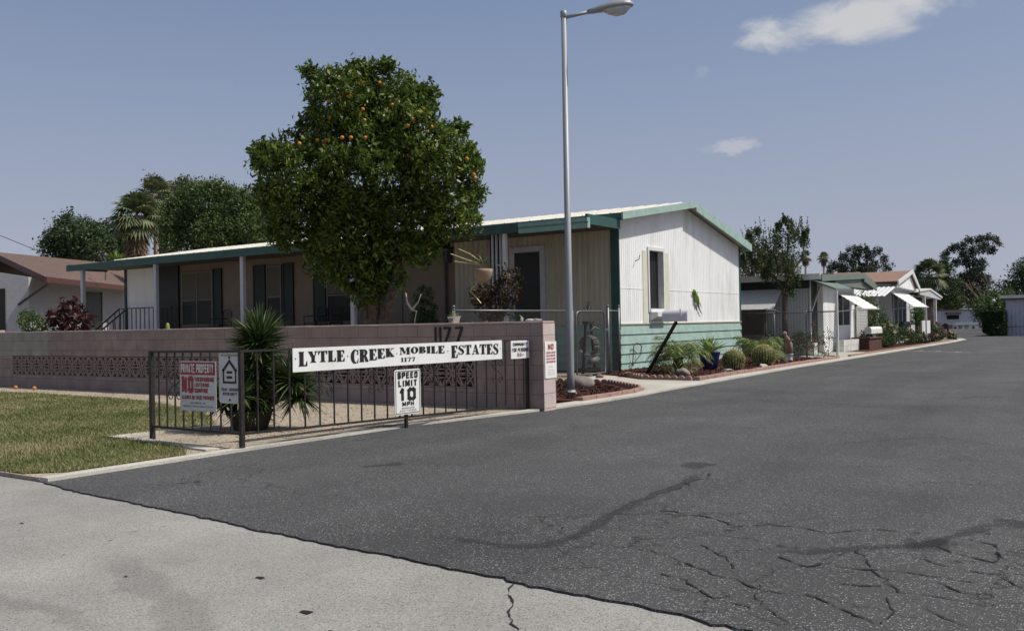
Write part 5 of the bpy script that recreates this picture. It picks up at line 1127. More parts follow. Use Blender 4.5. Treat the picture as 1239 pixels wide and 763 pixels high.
edging('scalloped_edging','scalloped terracotta edging along the walkway side of the lamp bed',[(-7.2,14.5),(-8.45,15.66),(-9.8,15.7)],.05,.11,'terracotta',1)
def rock(c,r,sq,label,m='rock',seed=1,group=None):
    bm=bmesh.new(); bmesh.ops.create_icosphere(bm,subdivisions=3,radius=1); rr=np.random.default_rng(seed); K=[(rr.normal(size=3),rr.uniform(.8,2.2),rr.uniform(0,6)) for _ in range(6)]
    for v in bm.verts:
        d=1+sum(.07*math.sin(k[1]*2*v.co.dot(Vector(k[0]))+k[2]) for k in K); v.co=Vector((c[0]+v.co.x*r*sq[0]*d,c[1]+v.co.y*r*sq[1]*d,c[2]+v.co.z*r*sq[2]*d))
    me=bpy.data.meshes.new('rock'); bm.to_mesh(me); bm.free(); o=link('rock',me,m,None,True); return tag(o,label,'rock',group)
rock((-8.35,14.35,.10),.26,(1.25,.8,.62),'brown rounded boulder in the red mulch beside the street lamp',seed=2)
rock((-8.05,18.25,.09),.17,(1,1,.7),'smooth grey rock at the near corner of the cactus bed',seed=5)
rock((-8.65,13.6,.06),.12,(1,1,.6),'small dark rock behind the boulder in the lamp bed',seed=9)
rock((-7.55,21.9,.06),.10,(1,1,.7),'pale stone between the two barrel cacti','rockpale',seed=4)
rock((-7.75,20.1,.05),.09,(1.4,1,.5),'pale flat stone in front of the first barrel cactus','rockpale',seed=6)
for k,(x_,y_) in enumerate([(-9.6,17.4),(-9.4,18.35),(-9.0,18.2)]): rock((x_,y_,.05),.07,(1.3,1,.6),['pink stone nearest the gate','second pink stone from the gate','third pink stone, under the mailbox pole'][k],'terracotta',seed=20+k,group='pink stones by the gate')
# red mulch chips
def chips(label,pl,n,bx): 
    P=[]
    while len(P)<n:
        x_=rng.uniform(bx[0],bx[2]); y_=rng.uniform(bx[1],bx[3])
        if inpoly(x_,y_,pl): P.append((x_,y_,.04+rng.random()*.015))
    o=link('mulch_chips',leafmesh('mulch_chips',P,.05,.45),'mulch'); tag(o,label,'mulch',kind='stuff')
chips('loose red bark chips round the street lamp',[(-9.9,12.1),(-7.2,12.1),(-7.15,13.6),(-7.5,14.3),(-8.45,15.5),(-9.9,15.5)],3500,(-10,12,-7,15.6))
chips('loose red bark chips under the cacti and palms',[(-10.4,18.7),(-8.5,17.45),(-7.4,17.35),(-7.4,27.8),(-10.4,28.2)],5000,(-10.5,17.3,-7.3,28.3))
def pygmy(c,label,s,n,grp='pygmy date palms by the gable',th=.35):
    t=empty('pygmy_palm',c,label,'palm',grp); MB().tube([c,(c[0],c[1],c[2]+th)],[.13,.11],10).build('trunk','bark',t,True)
    mb=MB()
    for i in range(n):
        frond(mb,(c[0],c[1],c[2]+th),rng.uniform(0,6.283),s*rng.uniform(.8,1.1),rng.uniform(.45,1.3),rng.uniform(.8,1.25),.032,.27*s/.9,20)
    mb.build('fronds','pygmy',t); return t
pygmy((-8.75,19.6,.03),'feathery pygmy palm right of the mailbox pole',1.0,34)
pygmy((-8.6,24.6,.03),'feathery pygmy palm behind the second barrel cactus, by the far corner trim',.95,32)
ag=empty('agave_plant',(-8.45,20.75,0),'bright green agave rosette in a blue glazed pot against the mint skirting','plant')
MB().lathe((-8.45,20.75,.02),[(.14,0),(.19,.1),(.24,.35),(.26,.42),(.27,.44),(.22,.44),(.2,.4)],22).build('pot','bluepot',ag,True)
mb=MB(); spears(mb,(-8.45,20.75,.42),54,.52,.085,R(15),R(86),.12); mb.build('leaves','agave',ag)
def barrel(c,r,label):
    t=empty('barrel_cactus',c,label,'cactus','golden barrel cacti in the mulch bed'); n=26; m_=16; mb=MB(); sp=MB()
    for i in range(m_+1):
        th=math.pi*i/m_
        for k in range(n*2):
            a_=math.pi*k/n; rr=r*(1 if k%2==0 else .80)*math.sin(th)**.85 if 0<i<m_ else .001; z_=r*.86-math.cos(th)*r*.86
            mb.v.append((c[0]+rr*math.cos(a_),c[1]+rr*math.sin(a_),c[2]+z_))
            if k%2==0 and i>1:
                for _ in range(7):
                    d=Vector((math.cos(a_)*math.sin(th),math.sin(a_)*math.sin(th),-math.cos(th)))+Vector(rng.normal(size=3))*.6; d.normalize(); p=Vector(mb.v[-1])+Vector((0,0,rng.uniform(-.5,.5)*r*.16)); q=d.cross(Vector((.3,.2,.9))).normalized()*.005
                    sp.add([p-q,p+q,p+d*.045],[(0,1,2)])
    N2=2*n
    for i in range(m_):
        for k in range(N2): a_=i*N2+k; b_2=i*N2+(k+1)%N2; mb.f.append((a_,b_2,b_2+N2,a_+N2))
    mb.build('body','cactus',t,True); sp.build('spines','spine',t); return t
barrel((-7.95,21.0,.02),.27,'round golden barrel cactus nearest the agave pot'); barrel((-7.9,23.0,.02),.30,'round golden barrel cactus farther from the agave pot')
# mailbox on slanted pole
mbx=empty('mailbox',(-9.26,18.97,0),'grey white rural mailbox on a slanted black pole in front of the gable','mailbox')
MB().bar((-9.2,18.85,0),(-8.20,18.32,1.19),.055,.055).build('pole','black',mbx)
mb=MB(); sec=[(-.14,0),(.14,0),(.14,.13)]+[(.14*math.cos(R(a_)),.13+.12*math.sin(R(a_))) for a_ in range(15,180,15)]+[(-.14,.13)]
mb.prism([(-8.47,18.32+dy,1.20+dz) for dy,dz in sec],(.56,0,0)); mb.build('box','boxgrey',mbx)
mb=MB(); mb.prism([(-7.91,18.32+dy*1.06,1.197+dz*1.04) for dy,dz in sec],(.03,0,0)); mb.build('box_door','trimw',mbx)
B(-8.05,18.165,1.28,-8.02,18.175,1.47).build('flag','trimw',mbx)
# lizard on wall
lz=empty('lizard_ornament',(-10.45,24.7,1.8),'green metal lizard ornament climbing the white gable wall','ornament')
X=-10.455; mb=MB(); mb.tube([(X,24.60,2.12),(X+.02,24.62,2.06),(X+.02,24.66,2.0),(X+.03,24.72,1.88),(X+.03,24.80,1.76),(X+.02,24.86,1.68)],[.02,.055,.04,.075,.06,.03],10); mb.build('body','lizard',lz,True)
mb=MB(); mb.tube([(X+.02,24.86,1.70),(X+.01,24.95,1.58),(X+.01,25.05,1.47),(X+.01,25.18,1.40)],[.03,.02,.014,.006],8)
mb.build('tail','lizarddark',lz,True)
for q in ([(24.68,1.95),(24.55,1.98),(24.52,2.08)],[(24.70,1.92),(24.82,1.98),(24.86,2.05)],[(24.82,1.72),(24.72,1.62),(24.76,1.50)],[(24.84,1.72),(25.0,1.72),(25.12,1.60)]): MB().tube([(X+.012,a_,b_2) for a_,b_2 in q],[.02,.014,.008],6).build('leg','lizarddark',lz,True)
# hose reel behind gate
hr=empty('hose_reel',(-10.55,18.62,0),'dark hose reel stand with coiled pale hose behind the chain link gate','hose reel')
hx,hy=-10.55,18.62
mb=MB(); 
for sg in (-.3,.3): mb.bar((hx,hy+sg,0),(hx,hy+sg*.4,1.2),.05,.05,(1,0,0))
mb.box(hx-.12,hy-.35,.08,hx+.12,hy+.35,.16); mb.box(hx-.08,hy-.14,1.18,hx+.08,hy+.14,1.24); mb.build('stand','iron',hr)
mb=MB()
for j in range(5):
    rr=.24-.012*abs(j-2); mb.tube([(hx+.06+j*.026*0+(.02 if j%2 else 0),hy-.08+j*.045,.72)]*0+[(hx+rr*math.cos(R(a_)),hy-.09+j*.045,.68+rr*math.sin(R(a_))) for a_ in range(0,375,15)],.016,6)
mb.build('hose_coil','hose',hr,True)
mb=MB(); mb.tube([(hx+.15,hy-.2,.3),(hx+.15,hy+.12,.36)],.075,12); mb.tube([(hx+.1,hy-.4,.48),(hx+.12,hy,.45),(hx+.1,hy+.35,.46)],.014,6); mb.tube([(hx,hy-.05,.95),(hx+.12,hy+.1,1.1),(hx+.2,hy+.16,1.05)],[.03,.025,.02],8); mb.build('fittings','hose',hr,True)
mb=MB(); mb.tube([(-10.4,20.55,.1),(-10.38,20.6,.62),(-10.36,20.75,.68),(-10.34,20.95,.6),(-10.34,20.9,.4),(-10.36,20.6,.2),(-10.38,20.3,.1)],.012,6); tag(mb.build('garden_hose','iron',smooth=True),'thin dark hose looped on a tap at the skirting corner','hose')
gs=empty('garden_statue',(-8.2,26.0,0),'small tan garden statue on a white pedestal past the second palm','statue')
mb=MB(); mb.lathe((-8.15,25.9,-.12),[(.14,0),(.14,.06),(.09,.1),(.09,.3),(.13,.34)],12); mb.build('pedestal','trimw',gs,True)
mb=MB(); mb.tube([(-8.15,25.9,.2),(-8.15,25.88,.5),(-8.17,25.8,.66),(-8.19,25.74,.74)],[.11,.10,.07,.045],10); mb.ball((-8.2,25.70,.80),.065,10,8); mb.tube([(-8.12,25.84,.6),(-8.0,25.75,.62)],[.035,.02],6); mb.tube([(-8.2,25.84,.6),(-8.3,25.7,.64)],[.035,.02],6); mb.build('figure','statue',gs,True)

# ---------------------------------------------------------------- home 2
h2=empty('mobile_home',(-14,34,0),'second home along the road, with slatted awning and grey green roof trim','house')
X2=-9.0
mb=MB(); corr(mb,(-24,31.0,0),(-9.0,31.0,0),0,lambda t:2.45,.10,.01,(0,-1,0)); mb.build('side_wall','siding2',h2)
def r2(y): return 2.55+(y-30.8)*.045 if y<36.4 else 2.80-(y-36.4)*.16
mb=MB(); mb.prism([(-9.6,31.02,0),(-9.6,38,0),(-9.6,38,2.5),(-9.6,36.4,2.72),(-9.6,31.02,2.48)],(-14,0,0)); mb.build('wall','siding2',h2)
mb=MB(); mb.prism([(-9.0,32.5,.0),(-9.0,34.3,.0),(-9.0,34.3,2.6),(-9.0,32.5,2.55)],(-.6,0,0)); mb.prism([(-9.0,36.1,0),(-9.0,36.8,0),(-9.0,36.8,2.6),(-9.0,36.4,2.68),(-9.0,36.1,2.68)],(-.6,0,0)); mb.prism([(-9,34.3,0),(-9,36.1,0),(-9,36.1,.95),(-9,34.3,.95)],(-.6,0,0)); mb.prism([(-9,34.3,2.15),(-9,36.1,2.15),(-9,36.1,2.68),(-9,34.3,2.62)],(-.6,0,0)); mb.build('front_wall','white',h2)
B(-9.02,34.3,.95,-9.1,36.1,2.15).build('window_pane','glass',h2)
B(-9.02,35.1,.95,-8.99,35.16,2.15).build('window_bar','trimw',h2)
B(-9.3,31.05,0,-9.2,32.5,2.5).build('porch_shade_sheet','screen',h2); B(-9.08,31.0,0,-9.0,31.08,2.5).build('corner_post','trimw',h2)  # near-black sheet put in for the shade of the porch recess
mb=MB(); mb.bar((-9.1,31.1,1.2),(-9.1,32.5,2.3),.05); mb.build('brace','trimw',h2)
mb=MB(); slab(mb,-24,-8.55,30.7,2.56,36.4,2.82,.09); slab(mb,-24,-8.55,36.4,2.82,38.3,2.50,.09); mb.build('roof','roofw',h2)
mb=MB(); slab(mb,-24,-14,31.5,2.68,36.2,2.92,.03); slab(mb,-14,-8.6,32.5,2.74,36.2,2.92,.03); mb.build('roof_gravel','roofbr2',h2)
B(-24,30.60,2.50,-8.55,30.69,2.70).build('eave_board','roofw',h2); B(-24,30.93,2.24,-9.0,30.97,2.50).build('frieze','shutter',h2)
mb=MB(); mb.prism([(-8.55,30.65,2.44),(-8.55,36.4,2.70),(-8.55,36.4,2.92),(-8.55,30.65,2.655)],(.05,0,0)); mb.prism([(-8.55,36.4,2.60),(-8.55,38.4,2.28),(-8.55,38.4,2.52),(-8.55,36.4,2.92)],(.05,0,0)); mb.build('verge_board','greygreen',h2)
mb=MB(); mb.prism([(-8.6,32.6,2.40),(-8.6,38.2,2.30),(-8.6,38.2,2.48),(-8.6,36.4,2.80),(-8.6,32.6,2.58)],(-.38,0,0)); mb.build('gable_soffit','greygreen',h2)
mb=MB(); mb.prism([(-9.0,31.0,2.50),(-9.0,33.8,2.50),(-7.30,29.6,2.08),(-7.45,28.3,2.06)],(0,0,.05)); mb.build('porch_canopy','greygreen',h2)
MB().bar((-7.47,28.45,0),(-7.47,28.45,2.08),.06,.06,(1,0,0)).build('canopy_post','trimw',h2)
def awning(parent,a,b,out,drop,nsl,m='trimw',t=.012):
    """sloping slatted awning hung from line a-b, going out and down"""
    mb=MB(); a=Vector(a);b=Vector(b); v=Vector((out[0],out[1],-drop)); 
    for k in range(nsl):
        p=v*(k/nsl); q=v*((k+1)/nsl); mb.prism([a+p,b+p,b+q*.97+p*.03+Vector((0,0,-.03)),a+q*.97+p*.03+Vector((0,0,-.03))],(0,0,t))
    nrm=(b-a).normalized()
    mb.bar(a+v,b+v,.02,.03)
    for e_ in (a,b): mb.bar(e_+v,e_+Vector((0,0,-drop*1.15)),.02)
    return mb.build('awning',m,parent)
awning(h2,(-15.5,30.98,2.26),(-9.95,30.98,2.26),(0,-.95),.72,8)
awning(h2,(-8.98,34.1,2.16),(-8.98,36.5,2.16),(.95,0),.62,7)
window(h2,-13.2,-11.4,.85,1.75,30.97,'trimw','glass')
# lattice screen past home 2
lt=MB()
for k in range(-12,16):
    for sg in (1,-1):
        y0=36.7+k*.12; 
        a_=(y0,.35); e_=(y0+1.25*1,1.6) if sg==1 else (y0,1.6); 
        if sg==-1: a_=(y0+1.25,.35)
        ya,za=a_; yb_,zb_=e_
        # clip to panel
        lo_,hi_=36.7,38.3; pts=[]
        t0,t1=0,1
        if yb_!=ya:
            ta=(lo_-ya)/(yb_-ya); tb=(hi_-ya)/(yb_-ya); t0=max(t0,min(ta,tb)); t1=min(t1,max(ta,tb))
        if t1>t0+.02: lt.bar((-8.9,ya+(yb_-ya)*t0,za+(zb_-za)*t0),(-8.9,ya+(yb_-ya)*t1,za+(zb_-za)*t1),.03,.012,(1,0,0))
lt.bar((-8.9,36.7,.35),(-8.9,36.7,1.65),.05); lt.bar((-8.9,38.3,.35),(-8.9,38.3,1.65),.05); lt.bar((-8.9,36.7,1.63),(-8.9,38.3,1.63),.05); lt.box(-8.93,36.7,0,-8.87,38.3,.35)
tag(lt.build('lattice_screen','trimw'),'white diagonal lattice screen between the second and third homes','screen')
# chain link at home 2
c3=empty('chain_link_fence',(-8.6,28.9,0),'see through chain link enclosure around the young tree beside the second home','fence')
fa=[(-12.2,30.5),(-9.74,29.45),(-8.55,28.95),(-7.5,28.5)]
for i,(x_,y_) in enumerate(fa): MB().tube([(x_,y_,0),(x_,y_,1.45)],.03,8).build('post','steel',c3,True)
for a_,b_2 in zip(fa,fa[1:]):
    MB().tube([(*a_,1.42),(*b_2,1.42)],.02,8).build('top_rail','steel',c3,True); MB().tube([(*a_,.06),(*b_2,.06)],.016,8).build('bottom_rail','steel',c3,True); MB().tube([(*a_,.62),(*b_2,.62)],.012,8).build('middle_rail','steel',c3,True)
    mb=MB(); chainlink(mb,(*a_,0),(*b_2,0),.06,1.42,.09,.0018); mb.build('wire_mesh','wire',c3)
sc=MB(); sc.box(-11.6,29.95,.7,-10.25,30.0,1.5); sc.bar((-11.65,29.97,0),(-11.65,29.97,1.55),.05); sc.bar((-10.2,29.97,0),(-10.2,29.97,1.55),.05); sc.bar((-11.65,29.97,1.53),(-10.2,29.97,1.53),.05)
tag(sc.build('privacy_screen','shade'),'brown framed screen panel in the gap between first and second homes','screen')
# crape myrtle
CB=(-9.55,30.1,0); CU=.02733; ch=386.2
cb=[(915,300,13),(930,295,15),(907,309,9),(940,310,16),(925,318,14),(951,290,11),(964,283,13),(975,281,9),(960,303,16),(980,293,7),(945,322,13),(966,318,12),(951,274,5),(958,266,4),(965,271,5),(984,283,5),(935,334,7),(960,333,9),(915,285,5),(925,280,4),(983,318,3),(972,338,4),(953,345,4),(964,352,6)]
cm=empty('crape_myrtle',CB,'forked young tree with upright dark foliage in front of the second home','tree')
bl=layout(CB,CU,[(x-958,ch-y,r) for x,y,r in cb],.7); Q=[]
for b in bl:
    for _ in range(int(12+b[3]*55)):
        o_=rng.normal(size=3)*b[3]*.42; o_[2]-=b[3]*.5; dv=np.array([o_[0]*.5+(b[0]-CB[0])*.18,o_[1]*.5+(b[1]-CB[1])*.18,1.0]); dv/=np.linalg.norm(dv); L_=b[3]*rng.uniform(.8,1.75)
        for k in range(22): t=k/21; Q.append(np.array(b[:3])+o_+dv*L_*t+rng.normal(size=3)*.035*(1.15-t))
P=np.array(Q)
# upright shoots
d=np.tile([[.1,0,1.0]],(len(P),1)); link('crown',leafmesh('crown',P,.075,.45,.5),'crape',cm)
mb=MB(); cpt=lambda u,h:(CB[0]+u*RX*CU,CB[1]+u*RY*CU,1.2+h*CU)
mb.tube([CB,cpt(-2,0),cpt(-1,22),cpt(-3,38)],[.10,.085,.075,.07],8)
for q in ([(-3,36),(-12,50),(-22,65),(-30,85)],[(-2,36),(5,52),(3,75),(5,105)],[(3,50),(12,62),(22,75),(24,92)],[(-12,50),(-35,68),(-45,78)]): mb.tube([cpt(*p_) for p_ in q],[.06,.045,.03,.012][:len(q)],7)
mb.build('trunk','bark',cm,True)

# ---------------------------------------------------------------- home 3
h3=empty('mobile_home',(-14,45,0),'third home with tan brown roof, steep white gable and slanted window awning','house')
X3=-9.0
mb=MB(); mb.prism([(X3,43.3,0),(X3,47.3,0),(X3,47.3,2.60),(X3,46.0,3.2),(X3,43.3,2.72)],(-15,0,0)); mb.build('wall','siding2',h3)
mb=MB(); slab(mb,-26,-8.62,42.9,2.76,46.1,3.34,.05); slab(mb,-26,-8.62,46.1,3.34,47.7,2.56,.05); mb.build('roof','roofbr2',h3)
mb=MB(); mb.prism([(-8.62,42.85,2.64),(-8.62,46.1,3.25),(-8.62,46.1,3.42),(-8.62,42.85,2.82)],(.05,0,0)); mb.prism([(-8.62,46.1,3.2),(-8.62,47.75,2.40),(-8.62,47.75,2.62),(-8.62,46.1,3.42)],(.05,0,0)); mb.build('verge_board','trimw',h3)
mb=MB(); mb.prism([(-8.72,43.0,2.60),(-8.72,47.6,2.45),(-8.72,46.1,3.22)],(-.28,0,0)); mb.build('gable_panel','white',h3)
mb=MB(); corr(mb,(-14.5,0,0),(-8.85,0,0),0,lambda t:0.001,.2,.0,(0,-1,0)); mb=MB()
k=0
for x_ in np.arange(-14.5,-8.85,.2): mb.prism([(x_,40.6,2.10),(x_+.1,40.6,2.13),(x_+.2,40.6,2.10),(x_+.2,40.6,2.085),(x_+.1,40.6,2.115),(x_,40.6,2.085)],(0,2.6,.52))
mb.build('patio_cover','trimw',h3)
for x_ in (-14.3,-11.5,-9.0): MB().bar((x_,40.7,0),(x_,40.7,2.22),.06,.06,(1,0,0)).build('cover_post','trimw',h3)
awning(h3,(X3+.02,43.2,2.34),(X3+.02,46.6,2.34),(.95,0),.68,8)
B(X3+.001,43.6,.9,X3+.03,46.3,2.2).build('window_pane','glass',h3)
mb=MB(); 
for y_ in (43.6,44.5,45.4,46.3): mb.box(X3+.03,y_-.04,.9,X3+.05,y_+.04,2.2)
mb.build('window_bars','trimw',h3)
MB().bar((-8.2,46.9,0),(-8.2,46.9,1.75),.07,.07,(1,0,0)).build('awning_post','trimw',h3)
# home 4
h4=empty('mobile_home',(-14,55,0),'fourth home along the road, white flat roof over a dark open porch','house')
g4=gz(56)
mb=MB(); mb.prism([(-9.9,52.2,g4),(-9.9,53.3,g4),(-9.9,53.3,2.4),(-9.9,52.2,2.4)],(-.5,0,0)); mb.box(-24,52.2,g4,-10.4,59,2.35); mb.build('wall','siding2',h4)
B(-10.38,53.3,g4,-10.3,59,2.35).build('porch_shade_sheet','screen',h4)  # near-black sheet laid on the porch wall to paint its shade
mb=MB(); slab(mb,-24,-9.6,51.9,2.50,56.5,2.72,.10); slab(mb,-24,-9.6,56.5,2.72,60.3,2.30,.10); mb.build('roof','roofw',h4)
mb=MB(); mb.prism([(-9.65,53.6,2.42),(-9.65,60.1,2.2),(-9.65,60.1,2.38),(-9.65,56.5,2.78),(-9.65,53.6,2.62)],(-.1,0,0)); mb.build('gable_panel','siding2',h4)
for y_ in (55.2,58.6): MB().bar((-9.75,y_,g4),(-9.75,y_,2.45),.16,.16,(1,0,0)).build('porch_post','trimw',h4)
# far home
h5=empty('mobile_home',(-18.5,132,-.45),'low white mobile home facing the entrance at the far end of the road','house')
a=Vector((-21.2,129.5,0)); b_=Vector((-16.1,133.1,0)); d=(b_-a).normalized(); nn=Vector((d.y,-d.x,0))
def obox(o,a,s0,s1,z0,z1,out,depth):
    p=a+d*s0+nn*out; q=a+d*s1+nn*out; r=-nn*depth; z=Vector((0,0,z0)); o.prism([p+z,q+z,q+r+z,p+r+z],(0,0,z1-z0))
mb=MB(); obox(mb,a,-.2,6.3,-.50,1.95,0,4); mb.build('wall','bluegrey',h5)
mb=MB(); obox(mb,a,-.35,6.45,1.95,2.07,.15,4.3); mb.build('roof','roofbr',h5); mb=MB(); obox(mb,a,3.8,5.6,2.07,2.2,-1,1); mb.build('roof_vent','trimw',h5)
for s0,s1,z0,z1 in ((1.1,2.75,.8,1.35),(5.0,5.8,1.15,1.6)):
    mb=MB(); obox(mb,a,s0-.06,s1+.06,z0-.06,z1+.06,.03,.03); f_=mb.build('window_frame','trimw',h5); mb=MB(); obox(mb,a,s0,s1,z0,z1,.045,.01); o=mb.build('pane','glass',None); o.parent=f_; o.matrix_parent_inverse=Matrix.Identity(4)
mb=MB(); obox(mb,a,1.0,2.85,1.4,1.75,.4,.38); mb.build('awning','shade',h5)
mb=MB(); obox(mb,a,-.2,6.3,-.02,.02,.012,.01); mb.build('skirt_line','shutter',h5)
for k,(s_,hh) in enumerate(((.6,.3),(1.3,.35),(1.9,.3),(2.6,.42),(3.4,.5),(4.3,.3),(5.2,.34),(5.9,.3))):
    c=a+d*s_+nn*.6; P=clumps([(c.x,c.y,-.45+hh*.5,hh*.55)],26,8,.05); o=link('small_bush',leafmesh('small_bush',P,.10),['dtree','btree'][k%2]); tag(o,'tiny bush at the foot of the far home','bush','tiny bushes at the foot of the far home')
# right home
h6=empty('mobile_home',(-2,78,-.3),'pale blue grey home with flat white roof beside the clipped hedge','house')
mb=MB(); corr(mb,(-7.6,73.6,0),(6,73.6,0),-.28,lambda t:2.34,.25,.02,(0,-1,0)); mb.box(-7.6,73.62,-.3,6,86,2.34); mb.build('wall','bluegrey',h6)
B(-7.95,73.2,2.40,6.3,86.4,2.62).build('roof','roofw',h6); B(-7.85,73.3,2.30,6.2,86.3,2.398).build('fascia','shade',h6); B(-7.62,73.55,.38,6,73.575,.41).build('skirt_line','shutter',h6)
mb=MB(); mb.ball((-8.3,73.0,2.25),.12,8,6); o=mb.build('porch_lamp','trimw',h6,True)
# clipped hedge
P=[]
for _ in range(15000):
    f_=random.random(); x_=-8.95+1.35*random.random(); y_=72.3+1.3*random.random(); z_=-.22+1.72*random.random(); k=random.randrange(5)
    if k==0: y_=72.3
    elif k==1: x_=-8.95
    elif k==2: z_=1.5
    elif k==3: x_=-7.6
    if z_<.1 : x_=max(x_,-8.95+(.1-z_)*1.5)
    P.append((x_+random.gauss(0,.03),y_+random.gauss(0,.03),z_+random.gauss(0,.02)))
hd=link('clipped_hedge',leafmesh('clipped_hedge',P,.10,.5),'hedge'); tag(hd,'dark boxy clipped hedge left of the pale blue home','hedge')

# ---------------------------------------------------------------- roadside plants and small things, homes 2-4
def bush(name,label,c,r,n,leaf,m,fl=None,nf=0,fs=.09,group=None,cat='bush',sq=1,blobs=None):
    e=empty(name,c,label,cat,group); bl=blobs or [(c[0],c[1],c[2]+r*.8*sq,r*.8),(c[0]+r*.4,c[1]+r*.3,c[2]+r*.6*sq,r*.6),(c[0]-r*.4,c[1]-r*.2,c[2]+r*.6*sq,r*.6)]
    P=clumps(bl,n,12,r*.1,.6); P[:,2]=np.maximum(P[:,2],c[2]+.02); link('foliage',leafmesh('foliage',P,leaf),m,e)
    if fl:
        Q=clumps([(b[0],b[1],b[2],b[3]*1.12) for b in bl],nf,1,.01,.95); Q=Q[Q[:,2]>c[2]+.1]
        bm_=leafmesh('bloom',rng.normal(size=(9,3))*fs*.2,fs,.8); bm_.materials.append(M[fl])
        for q_ in Q: o=bpy.data.objects.new('bloom',bm_); C.objects.link(o); o.parent=e; o.matrix_parent_inverse=Matrix.Translation(-Vector(e.location)); o.location=q_; o.rotation_euler=tuple(rng.uniform(0,6,3))
    return e
GB='flowering bushes along the kerb'
bush('rose_bush','dark green rose bush with large yellow blooms in front of the third home',(-8.35,40.6,0),.85,300,.09,'dtree','yellowfl',26,.12,GB,blobs=[(-8.6,39.6,.55,.5),(-8.4,41.0,.5,.45),(-8.2,42.6,.35,.35),(-8.9,39.0,.85,.38)])
bush('round_bush','small rounded bright green bush next to the red brick planter',(-8.15,38.5,0),.30,80,.06,'ltree',None)
bush('flower_bush','bush with small red and pink blooms just past the yellow roses',(-8.3,44.0,0),.40,110,.07,'ltree','redfl',40,.06,GB)
bush('flower_bush','low pale flowered bush in front of the pink blooms',(-7.9,44.4,0),.26,80,.06,'euc','whitefl',30,.06,GB)
bush('flower_bush','leafy green bush with few reddish flowers in the middle of the row',(-8.3,45.6,0),.38,110,.07,'ltree','redfl',24,.06,GB)
bush('flower_bush','low bush with mauve pink flowers before the white board',(-8.0,47.4,0),.28,80,.07,'dtree','pinkfl',26,.06,GB)
bush('flower_bush','largest dark bush with red flowers near the road bend',(-8.5,50.8,gz(51)),.55,200,.08,'dtree','redfl',46,.08,GB)
bush('flower_bush','last pale low bush at the road bend',(-8.3,54.6,gz(54)),.26,60,.08,'btree','yellowfl',10,.06,GB)
bush('garden_shrub','tall loose green shrub in front of the third home patio cover',(-9.35,40.0,0),1.1,300,.08,'ltree',None,blobs=[(-9.3,39.6,1.5,.55),(-9.2,40.4,1.2,.6),(-9.35,39.4,1.95,.3),(-9.1,41.2,.8,.5)])
bush('garden_shrub','dark spreading shrub filling the bed behind the brick planter',(-8.9,38.6,0),.8,200,.08,'dtree',None,blobs=[(-8.75,38.6,.6,.42),(-8.7,40.2,.7,.42)])
bush('garden_shrub','low shrub at the foot of the forked young tree',(-9.1,29.9,0),.5,140,.06,'pygmy',None)
bush('garden_shrub','darker shrub left of the young tree inside the chain link',(-9.9,30.0,0),.55,130,.06,'dtree',None)
tt=empty('topiary_tree',(-8.9,48.5,0),'ball shaped small topiary tree in front of the fourth home','tree'); P=clumps([(-8.9,48.4,1.2,.42),(-8.9,48.8,1.35,.3)],150,14,.05,.6); link('crown',leafmesh('crown',P,.08),'ltree',tt); MB().tube([(-8.85,48.5,-.02),(-8.9,48.5,1.0)],[.07,.05],8).build('trunk','bark',tt,True)
rs=empty('rose_plant',(-8.15,28.9,0),'spindly rose with pink blooms inside the chain link corner','plant'); mb=MB()
for x_,y_,h_ in ((-8.35,28.95,1.0),(-8.2,28.9,.75),(-7.85,28.75,.95),(-8.0,28.85,.6)): mb.tube([(x_,y_,0),(x_+.05,y_,h_*.5),(x_,y_,h_)],.008,5)
mb.build('stems','bark',rs); P=clumps([(-8.3,28.95,.6,.25),(-7.9,28.8,.7,.25),(-8.1,28.9,.3,.3)],40,8,.04); link('foliage',leafmesh('foliage',P,.06),'ltree',rs)
Q=np.repeat(np.array([(-8.35,28.95,1.02),(-8.28,28.9,.55),(-8.0,28.85,.45),(-8.4,28.9,.35)]),14,0); Q=Q+rng.normal(size=Q.shape)*.03; link('blooms',leafmesh('blooms',Q,.07,.8),'pinkfl',rs)
o=B(-9.6,29.9,.02,-8.6,30.3,.42).build('planter_wall','whiteblock'); tag(o,'short white block planter behind the pink rose','planter')
o=B(-8.75,33.4,0,-8.55,36.4,.42).build('planter_wall','whiteblock'); tag(o,'long low white block planter under the second home window awning','planter')
bp=empty('brick_planter',(-8.4,36.6,0),'red brick planter box beside the white mailbox','planter'); B(-8.8,35.6,0,-8.2,37.6,.42).build('bricks','brickred',bp); P=clumps([(-8.45,37.0,.55,.28),(-8.5,36.2,.5,.2)],70,10,.05); link('plants',leafmesh('plants',P,.07),'euc',bp)
B(-8.84,35.55,.42,-8.16,37.64,.47).build('coping','brickred',bp)
def mbox(c,w_,h_,z,m,label,name='mailbox'):
    e=empty(name,c,label,'mailbox','mailboxes farther along the kerb'); x_,y_=c[0],c[1]
    MB().bar((x_,y_,c[2]),(x_,y_,z),.09,.09,(1,0,0)).build('pole',m,e)
    sec=[(-h_*.45,0),(h_*.45,0),(h_*.45,h_*.6)]+[(h_*.45*math.cos(R(a_)),h_*.6+h_*.4*math.sin(R(a_))) for a_ in range(20,180,20)]+[(-h_*.45,h_*.6)]
    MB().prism([(x_+dx,y_-w_/2,z+dz) for dx,dz in sec],(0,w_,0)).build('box',m,e,bevel=.01)
    MB().prism([(x_+dx*1.05,y_-w_/2-.02,z-.003+dz*1.03) for dx,dz in sec],(0,.02,0)).build('box_door',m,e)
mbox((-8.3,36.8,.4),1.8,.26,.60,'trimw','white mailbox above the red brick planter')
mbox((-8.9,45.6,0),1.6,.28,.72,'black','black mailbox under the third home awning post')
